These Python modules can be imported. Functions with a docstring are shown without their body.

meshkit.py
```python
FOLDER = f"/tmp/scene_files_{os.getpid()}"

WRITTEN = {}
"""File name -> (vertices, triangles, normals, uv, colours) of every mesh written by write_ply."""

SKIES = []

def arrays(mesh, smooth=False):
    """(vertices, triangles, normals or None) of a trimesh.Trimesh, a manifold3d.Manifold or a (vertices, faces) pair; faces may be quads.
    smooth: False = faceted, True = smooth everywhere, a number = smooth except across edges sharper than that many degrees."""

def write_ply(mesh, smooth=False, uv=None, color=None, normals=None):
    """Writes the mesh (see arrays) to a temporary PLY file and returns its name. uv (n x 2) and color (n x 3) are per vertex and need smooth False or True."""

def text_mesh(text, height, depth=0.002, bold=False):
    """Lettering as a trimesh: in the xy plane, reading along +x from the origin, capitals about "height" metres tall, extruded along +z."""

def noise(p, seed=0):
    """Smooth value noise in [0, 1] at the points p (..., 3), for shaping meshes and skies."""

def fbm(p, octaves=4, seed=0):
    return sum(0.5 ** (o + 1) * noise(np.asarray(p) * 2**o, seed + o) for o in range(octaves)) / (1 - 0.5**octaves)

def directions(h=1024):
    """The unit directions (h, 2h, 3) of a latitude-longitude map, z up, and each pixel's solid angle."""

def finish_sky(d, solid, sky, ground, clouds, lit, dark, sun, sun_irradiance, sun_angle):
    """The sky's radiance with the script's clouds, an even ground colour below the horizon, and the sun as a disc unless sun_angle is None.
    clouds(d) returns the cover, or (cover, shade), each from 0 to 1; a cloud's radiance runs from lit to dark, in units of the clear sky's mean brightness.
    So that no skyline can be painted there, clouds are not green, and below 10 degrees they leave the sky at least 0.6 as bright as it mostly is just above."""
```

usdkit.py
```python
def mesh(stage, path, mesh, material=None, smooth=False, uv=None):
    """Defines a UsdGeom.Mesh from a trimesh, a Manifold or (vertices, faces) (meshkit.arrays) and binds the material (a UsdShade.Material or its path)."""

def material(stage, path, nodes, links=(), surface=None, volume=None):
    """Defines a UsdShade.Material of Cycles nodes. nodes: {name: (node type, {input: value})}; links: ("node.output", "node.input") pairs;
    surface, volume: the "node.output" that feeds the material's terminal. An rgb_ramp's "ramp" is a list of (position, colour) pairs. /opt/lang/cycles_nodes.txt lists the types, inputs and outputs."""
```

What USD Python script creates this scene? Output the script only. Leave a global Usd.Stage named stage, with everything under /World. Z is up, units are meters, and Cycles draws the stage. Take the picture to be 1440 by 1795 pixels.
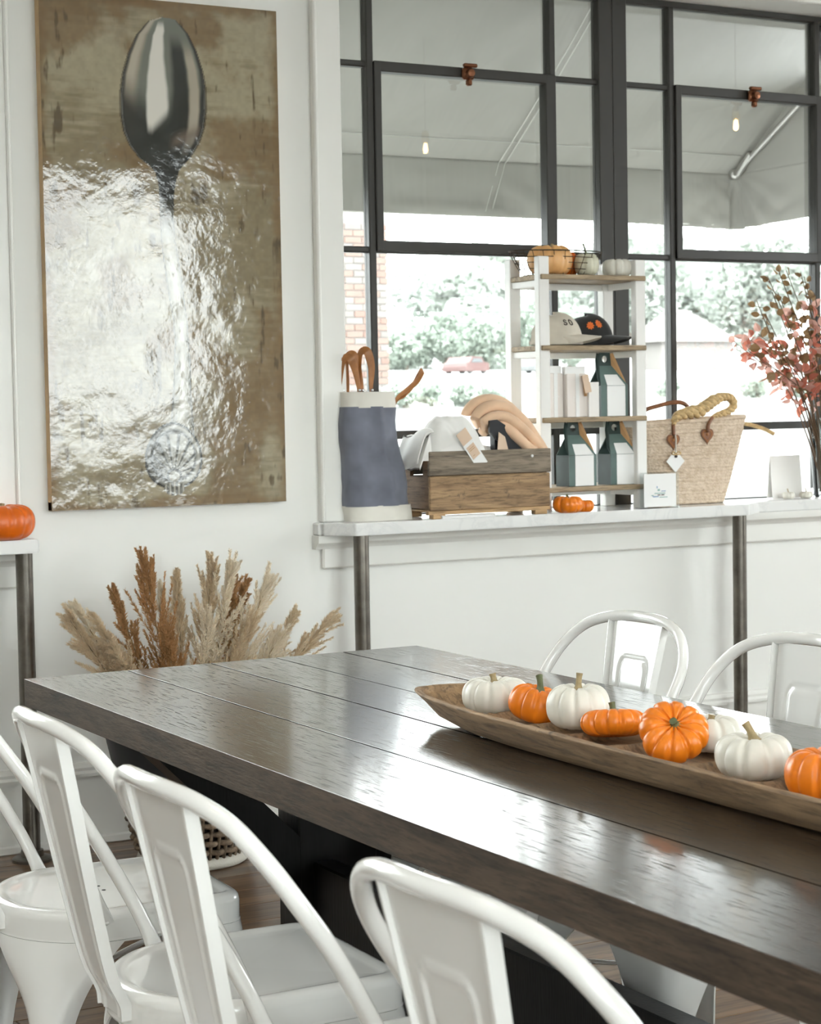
import math, random
import numpy as np, trimesh, usdkit, meshkit
from shapely.geometry import Polygon, Point
from pxr import Usd, UsdGeom, UsdLux, UsdShade, Gf, Sdf, Vt

random.seed(7)
RNG = np.random.default_rng(11)
stage = Usd.Stage.CreateInMemory()
UsdGeom.SetStageUpAxis(stage, 'Z')
UsdGeom.SetStageMetersPerUnit(stage, 1.0)
UsdGeom.Xform.Define(stage, '/World')
UsdGeom.Scope.Define(stage, '/World/Looks')
mat = lambda name, nodes, links=(), surface='p.BSDF': usdkit.material(stage, '/World/Looks/' + name, nodes, links, surface=surface)

# ------------------------------------------------------------------ camera, sky, lamps, exposure
EYE = (0.0, 0.0, 1.38)
PITCH, ROLL, HEAD = math.radians(3.1), math.radians(1.0), math.radians(28.85)
EXPOSURE = 0.25
SKY = 3.3
FILL = 0.6  # strength of the ceiling lights added to brighten the room
ch, sh, cp, sp = math.cos(HEAD), math.sin(HEAD), math.cos(PITCH), math.sin(PITCH)
_f = np.array([sh * cp, ch * cp, -sp]); _r = np.array([ch, -sh, 0.0]); _d = np.cross(_f, _r)
_c, _s = math.cos(ROLL), math.sin(ROLL)
RIGHT, DOWN = _c * _r + _s * _d, -_s * _r + _c * _d
cam = UsdGeom.Camera.Define(stage, '/World/camera')
m = Gf.Matrix4d(1.0)
for k, row in enumerate((RIGHT, -DOWN, -_f)):
    m.SetRow(k, Gf.Vec4d(*[float(x) for x in row], 0.0))
m.SetRow(3, Gf.Vec4d(*EYE, 1.0))
cam.AddTransformOp().Set(m)
cam.CreateHorizontalApertureAttr(36.0)
cam.CreateFocalLengthAttr(36.0 * 3400.0 / 1440.0)
cam.CreateFStopAttr(13.0)
cam.CreateFocusDistanceAttr(4.2)
cam.CreateClippingRangeAttr((0.05, 500.0))
cam.CreateExposureAttr(EXPOSURE)
dome = UsdLux.DomeLight.Define(stage, '/World/sky')          # soft bright overcast
dome.CreateColorAttr((0.94, 0.985, 1.0)); dome.CreateIntensityAttr(SKY)

# ------------------------------------------------------------------ prims, names, copies
TAKEN = {}
def numbered(parent, name):
    k = TAKEN.get((parent, name), 0); TAKEN[(parent, name)] = k + 1
    return f'{parent}/{name}' + (f'_{k:03d}' if k else '')
def tag(o, label=None, cat=None, group=None, kind=None):
    o = o.GetPrim() if hasattr(o, 'GetPrim') else o
    for k, v in (('label', label), ('category', cat), ('group', group), ('kind', kind)):
        if v: o.SetCustomDataByKey(k, v)
    return o
def thing(name, label, cat, loc=(0, 0, 0), rotz=0.0, group=None, kind=None):
    x = UsdGeom.Xform.Define(stage, numbered('/World', name))
    x.AddTranslateOp().Set(Gf.Vec3d(*map(float, loc))); x.AddRotateZOp().Set(float(math.degrees(rotz)))
    return tag(x, label, cat, group, kind)
def obj(name, mesh, m, parent=None, smooth=False, label=None, kind=None):
    path = numbered(str(parent.GetPath()) if parent else '/World', name)
    g = usdkit.mesh(stage, path, mesh, m, smooth=smooth)
    return tag(g, label, kind=kind)
def solo(name, mesh, m, label, cat, group=None, smooth=False, kind=None):
    return tag(obj(name, mesh, m, None, smooth), label, cat, group, kind)
def struct(name, mesh, m, label=None, smooth=False):
    return tag(obj(name, mesh, m, None, smooth), label, None, None, 'structure')
def dup(src, loc, rotz, label=None, group=None, scale=None):
    name = src.GetName()
    x = UsdGeom.Xform.Define(stage, numbered('/World', name))
    p = x.GetPrim(); p.GetReferences().AddInternalReference(src.GetPath()); p.SetInstanceable(True)
    x.ClearXformOpOrder()
    x.AddTranslateOp().Set(Gf.Vec3d(*map(float, loc))); x.AddRotateZOp().Set(float(math.degrees(rotz)))
    if scale: x.AddScaleOp().Set(Gf.Vec3f(*map(float, scale)))
    return tag(p, label, None, group)

# ------------------------------------------------------------------ shapes
cat = trimesh.util.concatenate
def rbox(x0, x1, y0, y1, z0, z1, b=0.003):
    b = min(b, abs(x1 - x0) / 3, abs(y1 - y0) / 3, abs(z1 - z0) / 3)
    P = []
    for ax in range(3):
        for i in range(8):
            q = [(x0 + b, x1 - b)[i & 1], (y0 + b, y1 - b)[i >> 1 & 1], (z0 + b, z1 - b)[i >> 2 & 1]]
            q[ax] = ((x0, x1), (y0, y1), (z0, z1))[ax][i >> ax & 1]
            P.append(q)
    return trimesh.convex.convex_hull(np.array(P))
def box(x0, x1, y0, y1, z0, z1):
    m = trimesh.creation.box((x1 - x0, y1 - y0, z1 - z0)); m.apply_translation(((x0 + x1) / 2, (y0 + y1) / 2, (z0 + z1) / 2)); return m
def spline(pts, n=40, closed=False):
    P = np.asarray(pts, float); k = len(P); out = []
    m = k if closed else k - 1
    for t in np.linspace(0, m, n, endpoint=not closed):
        i = min(int(t), m - 1); f = t - i
        g = lambda j: P[j % k] if closed else P[min(max(j, 0), k - 1)]
        a, b, c, d = g(i - 1), g(i), g(i + 1), g(i + 2)
        out.append(0.5 * (2 * b + (c - a) * f + (2 * a - 5 * b + 4 * c - d) * f * f + (3 * b - a - 3 * c + d) * f ** 3))
    return np.array(out)
def stitch(rings, cap0=True, cap1=True, closed=True):
    """Rings (m, n, 3) of equal length into one surface."""
    R = np.asarray(rings, float); m, n = R.shape[:2]
    V = R.reshape(-1, 3); F = []
    i = np.arange(n if closed else n - 1); j = (i + 1) % n
    for k in range(m - 1):
        a, b, c, d = k * n + i, k * n + j, (k + 1) * n + j, (k + 1) * n + i
        F += [np.stack([a, b, c], 1), np.stack([a, c, d], 1)]
    V = list(V)
    for on, k, flip in ((cap0, 0, True), (cap1, m - 1, False)):
        if on and closed:
            V.append(R[k].mean(0)); c = len(V) - 1
            t = np.stack([k * n + i, k * n + j, np.full(n, c)], 1)
            F.append(t[:, ::-1] if flip else t)
    return trimesh.Trimesh(np.array(V), np.vstack(F), process=False)
def sweep(path, rad, n=10, closed=False, ry=None, up=(0, 0, 1)):
    """Tube along a path; rad (and ry, the second half-axis) may vary along it."""
    P = np.asarray(path, float); m = len(P)
    T = np.gradient(P, axis=0) if not closed else np.roll(P, -1, 0) - np.roll(P, 1, 0)
    T /= np.maximum(np.linalg.norm(T, axis=1, keepdims=True), 1e-9)
    u = np.array(up, float); u = u - T[0] * (u @ T[0])
    if np.linalg.norm(u) < 1e-3: u = np.array([1.0, 0, 0]) - T[0] * T[0][0]
    u /= np.linalg.norm(u)
    r1 = np.broadcast_to(np.asarray(rad, float), (m,)); r2 = np.broadcast_to(np.asarray(rad if ry is None else ry, float), (m,))
    a = np.linspace(0, 2 * math.pi, n, endpoint=False); rings = []
    for k in range(m):
        u = u - T[k] * (u @ T[k]); u /= max(np.linalg.norm(u), 1e-9); w = np.cross(T[k], u)
        rings.append(P[k] + r1[k] * np.cos(a)[:, None] * w + r2[k] * np.sin(a)[:, None] * u)
    if closed: rings.append(rings[0]); return stitch(rings, False, False)
    return stitch(rings)
def lathe(prof, n=32, sx=1.0, sy=1.0):
    a = np.linspace(0, 2 * math.pi, n, endpoint=False)
    return stitch([np.stack([r * sx * np.cos(a), r * sy * np.sin(a), np.full(n, z)], 1) for r, z in prof])
def sheet(grid, t=0.002, back=None):
    """A (m, n, 3) grid of points as a closed sheet of thickness t along its normals."""
    G = np.asarray(grid, float); m, n = G.shape[:2]
    du, dv = np.gradient(G, axis=0), np.gradient(G, axis=1)
    N = np.cross(dv, du); N /= np.maximum(np.linalg.norm(N, axis=2, keepdims=True), 1e-9)
    B = G - N * t if back is None else back
    idx = np.arange(m * n).reshape(m, n); F = []
    def q(a, b, c, d): F.append(np.stack([a.ravel(), b.ravel(), c.ravel()], 1)); F.append(np.stack([a.ravel(), c.ravel(), d.ravel()], 1))
    q(idx[:-1, :-1], idx[:-1, 1:], idx[1:, 1:], idx[1:, :-1]); o = m * n
    q(o + idx[:-1, :-1], o + idx[1:, :-1], o + idx[1:, 1:], o + idx[:-1, 1:])
    for e in (idx[0], idx[-1][::-1], idx[:, 0][::-1], idx[:, -1]):
        q(e[:-1], o + e[:-1], o + e[1:], e[1:])
    M = trimesh.Trimesh(np.vstack([G.reshape(-1, 3), B.reshape(-1, 3)]), np.vstack(F), process=False)
    return M
def prism(poly, y0, y1):
    """A polygon in (x, z) standing between y0 and y1."""
    m = trimesh.creation.extrude_polygon(poly, y1 - y0, engine='earcut')
    v = m.vertices.copy(); m.vertices = np.stack([v[:, 0], y1 - v[:, 2], v[:, 1]], 1); return m
def moved(m, loc=(0, 0, 0), rz=0.0, rx=0.0, ry=0.0):
    m = m.copy()
    for a, ax in ((rx, [1, 0, 0]), (ry, [0, 1, 0]), (rz, [0, 0, 1])):
        if a: m.apply_transform(trimesh.transformations.rotation_matrix(a, ax))
    m.apply_translation(loc); return m
def ball(r, loc=(0, 0, 0), s=2, scale=(1, 1, 1)):
    m = trimesh.creation.icosphere(s, r); m.vertices = m.vertices * np.array(scale); m.apply_translation(loc); return m

# ------------------------------------------------------------------ materials
def plain(name, c, rough=0.5, metal=0.0, coat=0.0, bump=0.0, bscale=60.0, var=0.0, vscale=6.0, **kw):
    nodes = {'g': ('geometry', {}), 'p': ('principled_bsdf', dict(base_color=c, roughness=rough, metallic=metal, coat_weight=coat, coat_roughness=0.05, **kw))}
    links = []
    if bump:
        nodes['bn'] = ('noise_texture', dict(scale=bscale, detail=4.0)); nodes['b'] = ('bump', dict(strength=bump, distance=0.002))
        links += [('g.position', 'bn.vector'), ('bn.fac', 'b.height'), ('b.normal', 'p.normal')]
    if var:
        nodes['vn'] = ('noise_texture', dict(scale=vscale, detail=4.0, roughness=0.6))
        lo = [max(0, x * (1 - var)) for x in c]; hi = [min(1, x * (1 + var * 0.7)) for x in c]
        nodes['r'] = ('rgb_ramp', dict(ramp=[(0.3, lo), (0.7, hi)])); links += [('g.position', 'vn.vector'), ('vn.fac', 'r.fac'), ('r.color', 'p.base_color')]
    return mat(name, nodes, links)
def wood(name, dark, light, along=(1, 0, 0), scale=18.0, stretch=14.0, rough=0.4, bump=0.25, coat=0.0, seed=0.0, knots=0.0, worn=None, bdist=0.0015, contrast=(0.3, 0.7), spec=0.5, cior=1.5, crough=0.10):
    s = [scale / stretch if a else scale for a in along]
    nodes = {'g': ('geometry', {}), 'mp': ('mapping', dict(scale=s, location=(seed, seed * 1.7, seed * 0.3))),
             'n': ('noise_texture', dict(scale=1.0, detail=7.0, roughness=0.65, distortion=0.6)),
             'mp2': ('mapping', dict(scale=[x * 4.5 for x in s])), 'n2': ('noise_texture', dict(scale=1.0, detail=3.0, roughness=0.6)),
             'r': ('rgb_ramp', dict(ramp=[(contrast[0], dark), (contrast[1], light)])),
             'r2': ('rgb_ramp', dict(ramp=[(0.36, (0.45, 0.45, 0.45)), (0.5, (1, 1, 1))])), 'mx': ('mix_color', dict(blend_type='multiply', fac=0.7)),
             'p': ('principled_bsdf', dict(roughness=rough, coat_weight=coat, coat_roughness=crough, coat_ior=cior, specular_ior_level=spec)), 'b': ('bump', dict(strength=bump, distance=bdist))}
    links = [('g.position', 'mp.vector'), ('mp.vector', 'n.vector'), ('g.position', 'mp2.vector'), ('mp2.vector', 'n2.vector'), ('n.fac', 'r.fac'), ('n2.fac', 'r2.fac'),
             ('r.color', 'mx.a'), ('r2.color', 'mx.b'), ('n2.fac', 'b.height'), ('b.normal', 'p.normal'), ('b.normal', 'p.coat_normal')]
    if worn:
        nodes['wn'] = ('noise_texture', dict(scale=worn[1], detail=6.0, roughness=0.7)); nodes['wr'] = ('rgb_ramp', dict(ramp=[(worn[2], (0, 0, 0)), (worn[2] + 0.1, (1, 1, 1))]))
        nodes['wm'] = ('mix_color', dict(b=worn[0]))
        links += [('g.position', 'wn.vector'), ('wn.fac', 'wr.fac'), ('wr.color', 'wm.fac'), ('mx.result', 'wm.a'), ('wm.result', 'p.base_color')]
    else:
        links.append(('mx.result', 'p.base_color'))
    return mat(name, nodes, links)
def cloth(name, c, weave=900.0, rough=0.85, var=0.12, vscale=9.0, bump=0.3, sheen=0.2):
    lo, hi = [x * (1 - var) for x in c], [min(1, x * (1 + var)) for x in c]
    return mat(name, {'g': ('geometry', {}), 'n': ('noise_texture', dict(scale=weave, detail=2.0)), 'v': ('noise_texture', dict(scale=vscale, detail=4.0)), 'r': ('rgb_ramp', dict(ramp=[(0.3, lo), (0.7, hi)])),
                      'b': ('bump', dict(strength=bump, distance=0.0008)), 'p': ('principled_bsdf', dict(roughness=rough, sheen_weight=sheen))},
               [('g.position', 'n.vector'), ('g.position', 'v.vector'), ('v.fac', 'r.fac'), ('r.color', 'p.base_color'), ('n.fac', 'b.height'), ('b.normal', 'p.normal')])
def leafy(name, c, trans=0.35, rough=0.5, var=0.25):
    lo, hi = [x * (1 - var) for x in c], [min(1, x * (1 + var)) for x in c]
    return mat(name, {'g': ('geometry', {}), 'w': ('white_noise_texture', {}), 'r': ('rgb_ramp', dict(ramp=[(0, lo), (1, hi)])), 'd': ('principled_bsdf', dict(roughness=rough)), 't': ('translucent_bsdf', {}),
                      'oi': ('geometry', {}), 'm': ('mix_closure', dict(fac=trans))},
               [('oi.random_per_island', 'r.fac'), ('r.color', 'd.base_color'), ('r.color', 't.color'), ('d.BSDF', 'm.closure1'), ('t.BSDF', 'm.closure2')], surface='m.closure')
M = {}
M['wall'] = plain('wall_paint', (0.80, 0.80, 0.765), 0.6, bump=0.05, bscale=140)
M['trim'] = plain('trim_paint', (0.78, 0.775, 0.735), 0.35)
M['ceil'] = plain('ceiling_paint', (0.82, 0.82, 0.80), 0.8)
M['steel'] = plain('window_steel', (0.032, 0.030, 0.026), 0.42, bump=0.1, bscale=220)
M['bronze'] = plain('latch_bronze', (0.22, 0.09, 0.045), 0.32, metal=0.8)
M['pipe'] = plain('pipe_steel', (0.16, 0.145, 0.125), 0.36, metal=0.85, var=0.35, vscale=14)
M['glass'] = mat('pane_glass', {'f': ('fresnel', dict(IOR=1.5)), 't': ('transparent_bsdf', dict(color=(0.97, 0.985, 0.975))), 'g': ('glossy_bsdf', dict(color=(1, 1, 1), roughness=0.0)), 'm': ('mix_closure', {})},
                 [('f.fac', 'm.fac'), ('t.BSDF', 'm.closure1'), ('g.BSDF', 'm.closure2')], surface='m.closure')
M['clear'] = mat('clear_plastic', {'f': ('fresnel', dict(IOR=1.45)), 't': ('transparent_bsdf', dict(color=(0.95, 0.97, 0.97))), 'g': ('glossy_bsdf', dict(color=(1, 1, 1), roughness=0.02)), 'm': ('mix_closure', {})},
                 [('f.fac', 'm.fac'), ('t.BSDF', 'm.closure1'), ('g.BSDF', 'm.closure2')], surface='m.closure')
M['marble'] = mat('white_marble', {'g': ('geometry', {}), 'n': ('noise_texture', dict(scale=3.5, detail=9.0, roughness=0.62, distortion=1.6)), 'r': ('rgb_ramp', dict(ramp=[(0.0, (0.77, 0.77, 0.755)), (0.46, (0.755, 0.755, 0.74)), (0.5, (0.695, 0.70, 0.69)), (0.54, (0.76, 0.76, 0.745)), (1.0, (0.78, 0.78, 0.765))])),
                  'p': ('principled_bsdf', dict(roughness=0.16))}, [('g.position', 'n.vector'), ('n.fac', 'r.fac'), ('r.color', 'p.base_color')])
for k in range(4):
    t = (0.85, 1.0, 1.14, 0.94)[k]
    M[f'floor{k}'] = wood(f'floor_oak_{k}', [x * t for x in (0.075, 0.040, 0.021)], [x * t for x in (0.235, 0.140, 0.078)], (1, 0, 0), 15, 12, 0.27, 0.10, seed=3.1 * k)
    t = (1.0, 0.88, 1.1, 0.95)[k]
    sd_ = 5.3 * k
    M[f'table{k}'] = mat(f'table_oak_{k}', {'g': ('geometry', {}), 'mp': ('mapping', dict(scale=(30.0, 1.6, 30.0), location=(sd_, sd_, 0))), 'n': ('noise_texture', dict(scale=1.0, detail=7.0, roughness=0.65, distortion=0.8)),
        'mp2': ('mapping', dict(scale=(330.0, 15.0, 330.0), location=(sd_, 0, 0))), 'n2': ('noise_texture', dict(scale=1.0, detail=2.5, roughness=0.55, distortion=0.35)),
        'r': ('rgb_ramp', dict(ramp=[(0.3, [x * t for x in (0.012, 0.0078, 0.005)]), (0.7, [x * t for x in (0.046, 0.030, 0.019)])])),
        'pore': ('rgb_ramp', dict(ramp=[(0.33, (0, 0, 0)), (0.42, (1, 1, 1))])), 'pd': ('rgb_ramp', dict(ramp=[(0.0, (0.3, 0.3, 0.3)), (1.0, (1, 1, 1))])), 'mx': ('mix_color', dict(blend_type='multiply', fac=1.0)),
        'hm': ('mix_float', dict(fac=0.30)), 'b': ('bump', dict(strength=0.26, distance=0.0010)), 'b2': ('bump', dict(strength=0.30, distance=0.0010)),
        'cw': ('map_range', dict(from_min=0.0, from_max=1.0, to_min=0.25, to_max=1.0)),
        'p': ('principled_bsdf', dict(roughness=0.32, specular_ior_level=0.5, coat_roughness=0.125, coat_ior=2.4))},
        [('g.position', 'mp.vector'), ('mp.vector', 'n.vector'), ('g.position', 'mp2.vector'), ('mp2.vector', 'n2.vector'), ('n.fac', 'r.fac'), ('n2.fac', 'pore.fac'), ('pore.color', 'pd.fac'), ('r.color', 'mx.a'), ('pd.color', 'mx.b'), ('mx.result', 'p.base_color'),
         ('pore.color', 'hm.a'), ('n.fac', 'hm.b'), ('hm.result', 'b.height'), ('hm.result', 'b2.height'), ('b.normal', 'p.coat_normal'), ('b2.normal', 'p.normal'), ('pore.color', 'cw.value'), ('cw.result', 'p.coat_weight')])
M['table_edge'] = wood('table_edge_oak', (0.024, 0.015, 0.0095), (0.105, 0.070, 0.045), (0, 1, 0), 42, 9, 0.55, 0.5, spec=0.3)
M['joint'] = plain('dark_joint', (0.006, 0.005, 0.004), 1.0, specular_ior_level=0.0)
M['base'] = wood('table_base_stain', (0.002, 0.0022, 0.0022), (0.008, 0.008, 0.0075), (0, 0, 1), 40, 12, 0.42, 0.3, spec=0.3)
M['chair'] = plain('white_enamel', (0.865, 0.86, 0.832), 0.16, coat=0.8)
M['rubber'] = plain('dark_hole', (0.02, 0.018, 0.015), 0.6)
M['orange'] = plain('orange_rind', (0.80, 0.205, 0.008), 0.33, var=0.16, vscale=16, bump=0.08, bscale=120)
M['orange2'] = plain('deep_orange_rind', (0.72, 0.135, 0.006), 0.33, var=0.16, vscale=16)
M['peachrind'] = plain('pale_orange_rind', (0.78, 0.43, 0.17), 0.42, var=0.12, vscale=18)
M['whiterind'] = plain('cream_rind', (0.70, 0.675, 0.60), 0.42, var=0.05, vscale=22, bump=0.05, bscale=90)
M['greenrind'] = plain('pale_green_rind', (0.60, 0.585, 0.45), 0.42, var=0.1, vscale=25)
M['stem'] = plain('dry_stem', (0.33, 0.25, 0.13), 0.75, bump=0.5, bscale=200, var=0.3, vscale=80)
M['greenstem'] = plain('green_stem', (0.11, 0.125, 0.055), 0.7, bump=0.4, bscale=200, var=0.25, vscale=80)
M['bowl'] = wood('bowl_old_wood', (0.13, 0.072, 0.034), (0.42, 0.275, 0.15), (0, 1, 0), 26, 9, 0.7, 0.7, worn=((0.075, 0.048, 0.027), 11.0, 0.60), bdist=0.003)
M['crate_grey'] = wood('crate_grey_wood', (0.11, 0.085, 0.06), (0.30, 0.245, 0.18), (1, 0, 0), 36, 10, 0.75, 0.6, seed=2)
M['crate_tan'] = wood('crate_tan_wood', (0.17, 0.10, 0.05), (0.44, 0.29, 0.155), (1, 0, 0), 34, 9, 0.75, 0.6, seed=4, worn=((0.085, 0.06, 0.038), 22.0, 0.60))
M['crate_end'] = wood('crate_end_wood', (0.10, 0.055, 0.028), (0.22, 0.13, 0.07), (0, 1, 0), 34, 9, 0.75, 0.5, seed=6)
M['crate_pine'] = wood('crate_pine', (0.40, 0.24, 0.11), (0.56, 0.37, 0.19), (1, 0, 0), 30, 12, 0.6, 0.3, seed=8)
M['shelf_wood'] = wood('shelf_wood', (0.22, 0.155, 0.09), (0.46, 0.35, 0.22), (1, 0, 0), 34, 10, 0.65, 0.4, seed=9)
M['shelf_white'] = mat('chipped_white_paint', {'g': ('geometry', {}), 'n': ('noise_texture', dict(scale=38.0, detail=6.0, roughness=0.75)), 'r': ('rgb_ramp', dict(ramp=[(0.0, (0.25, 0.2, 0.14)), (0.285, (0.3, 0.25, 0.18)), (0.31, (0.80, 0.79, 0.76)), (1.0, (0.83, 0.82, 0.79))])), 'p': ('principled_bsdf', dict(roughness=0.5))},
                       [('g.position', 'n.vector'), ('n.fac', 'r.fac'), ('r.color', 'p.base_color')])
M['denim'] = cloth('grey_blue_canvas', (0.155, 0.165, 0.205), 700, 0.9, 0.18, 12, 0.4)
M['cream'] = cloth('cream_canvas', (0.68, 0.655, 0.59), 700, 0.9, 0.06, 9, 0.3)
M['whitecloth'] = cloth('white_muslin', (0.76, 0.75, 0.72), 700, 0.9, 0.05, 7, 0.2)
M['peachcloth'] = cloth('peach_knit', (0.72, 0.49, 0.325), 500, 0.9, 0.08, 18, 0.5)
M['leather'] = plain('tan_leather', (0.34, 0.135, 0.035), 0.42, var=0.25, vscale=30)
M['dleather'] = plain('brown_leather', (0.20, 0.075, 0.028), 0.42, var=0.3, vscale=50)
M['bleather'] = plain('black_leather', (0.012, 0.013, 0.017), 0.35)
M['chrome'] = plain('bright_metal', (0.7, 0.7, 0.7), 0.2, metal=1.0)
M['kraft'] = plain('kraft_card', (0.47, 0.27, 0.12), 0.8, var=0.1, vscale=40)
M['pinkkraft'] = plain('pale_kraft', (0.66, 0.50, 0.37), 0.8)
M['paper'] = plain('white_paper', (0.80, 0.80, 0.785), 0.6)
M['pinkpaper'] = plain('blush_paper', (0.76, 0.70, 0.655), 0.6)
M['greypaper'] = plain('pale_grey_card', (0.80, 0.78, 0.75), 0.6)
M['shadedcard'] = plain('shaded_green_card', (0.016, 0.037, 0.032), 0.5, var=0.2, vscale=25)  # green card with the shade of the side faces in its colour
M['litcard'] = plain('lit_green_card', (0.10, 0.155, 0.14), 0.5, var=0.1, vscale=25)  # same green card, lighter where the light catches it
M['print'] = plain('grey_print', (0.34, 0.38, 0.40), 0.7)
M['bluegreenprint'] = plain('blue_green_print', (0.30, 0.44, 0.42), 0.7)
M['blueprint'] = plain('blue_print', (0.22, 0.33, 0.50), 0.7)
M['ink'] = plain('dark_print', (0.05, 0.04, 0.035), 0.8)
M['capcream'] = cloth('cream_twill', (0.60, 0.545, 0.455), 600, 0.9, 0.06, 20, 0.3)
M['capblack'] = cloth('charcoal_twill', (0.022, 0.022, 0.022), 600, 0.9, 0.2, 20, 0.3)
M['orangethread'] = cloth('orange_thread', (0.80, 0.17, 0.03), 900, 0.8, 0.15, 60, 0.5)
M['wire'] = plain('dark_wire', (0.06, 0.045, 0.03), 0.5, metal=0.6)
M['straw'] = mat('woven_straw', {'tc': ('texture_coordinate', {}), 'w': ('wave_texture', dict(wave_type='bands', bands_direction='z', scale=26.0, distortion=5.0, detail=3.0, detail_scale=3.0)), 'n': ('noise_texture', dict(scale=55.0, detail=5.0)),
                  'r': ('rgb_ramp', dict(ramp=[(0.25, (0.50, 0.375, 0.255)), (0.75, (0.72, 0.60, 0.475))])), 'p': ('principled_bsdf', dict(roughness=0.75)), 'b': ('bump', dict(strength=0.7, distance=0.004)), 'mx': ('mix_float', dict(fac=0.5))},
                 [('tc.object', 'w.vector'), ('tc.object', 'n.vector'), ('n.fac', 'r.fac'), ('r.color', 'p.base_color'), ('w.fac', 'mx.a'), ('n.fac', 'mx.b'), ('mx.result', 'b.height'), ('b.normal', 'p.normal')])
M['strawgold'] = plain('golden_straw', (0.60, 0.42, 0.20), 0.7, var=0.35, vscale=70, bump=0.8, bscale=160)
M['weave'] = plain('basket_strand', (0.21, 0.15, 0.10), 0.85, var=0.6, vscale=45, bump=0.7, bscale=150)
M['weavecream'] = plain('cream_cord', (0.60, 0.57, 0.50), 0.9, bump=0.8, bscale=160)
M['weavedark'] = plain('dark_fibre', (0.03, 0.02, 0.014), 0.9)
M['blackcloth'] = cloth('black_band', (0.014, 0.015, 0.017), 300, 0.95, 0.2, 20, 0.4)
M['plume0'] = leafy('pale_pampas', (0.93, 0.85, 0.71), 0.5, 0.8, 0.05)
M['plume1'] = leafy('beige_pampas', (0.86, 0.73, 0.54), 0.5, 0.8, 0.08)
M['plume2'] = leafy('rust_pampas', (0.66, 0.40, 0.19), 0.45, 0.8, 0.12)
M['brownleaf'] = leafy('dried_brown_leaf', (0.40, 0.25, 0.12), 0.3, 0.6, 0.3)
M['redleaf'] = leafy('coral_red_leaf', (0.80, 0.27, 0.18), 0.45, 0.5, 0.3)
M['pinkleaf'] = leafy('faded_pink_leaf', (0.84, 0.50, 0.42), 0.5, 0.5, 0.2)
M['twig'] = plain('dark_twig', (0.13, 0.075, 0.04), 0.7, bump=0.4, bscale=200)
M['awning'] = mat('awning_canvas', {'g': ('geometry', {}), 'mp': ('mapping', dict(scale=(7.0, 0.6, 0.8), rotation=(0, 0, 0.35))), 'n': ('noise_texture', dict(scale=1.0, detail=3.0)), 'b': ('bump', dict(strength=0.5, distance=0.03)), 'd': ('diffuse_bsdf', dict(color=(0.355, 0.343, 0.314))), 't': ('translucent_bsdf', dict(color=(0.17, 0.165, 0.155))), 'm': ('mix_closure', dict(fac=0.28))},
                   [('g.position', 'mp.vector'), ('mp.vector', 'n.vector'), ('n.fac', 'b.height'), ('b.normal', 'd.normal'), ('d.BSDF', 'm.closure1'), ('t.BSDF', 'm.closure2')], surface='m.closure')
M['awnseam'] = plain('awning_thread', (0.46, 0.45, 0.42), 0.8)
M['alu'] = plain('awning_tube', (0.45, 0.44, 0.42), 0.35, metal=0.9)
M['concrete'] = plain('pale_concrete', (0.25, 0.25, 0.243), 0.9, var=0.06, vscale=0.8)
for k, c in enumerate(((0.165, 0.115, 0.096), (0.144, 0.129, 0.120), (0.168, 0.150, 0.138), (0.161, 0.101, 0.083))):
    M[f'brick{k}'] = plain(f'old_brick_{k}', c, 0.9, var=0.1, vscale=9)
M['mortar'] = plain('pale_mortar', (0.159, 0.154, 0.146), 0.9)
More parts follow.
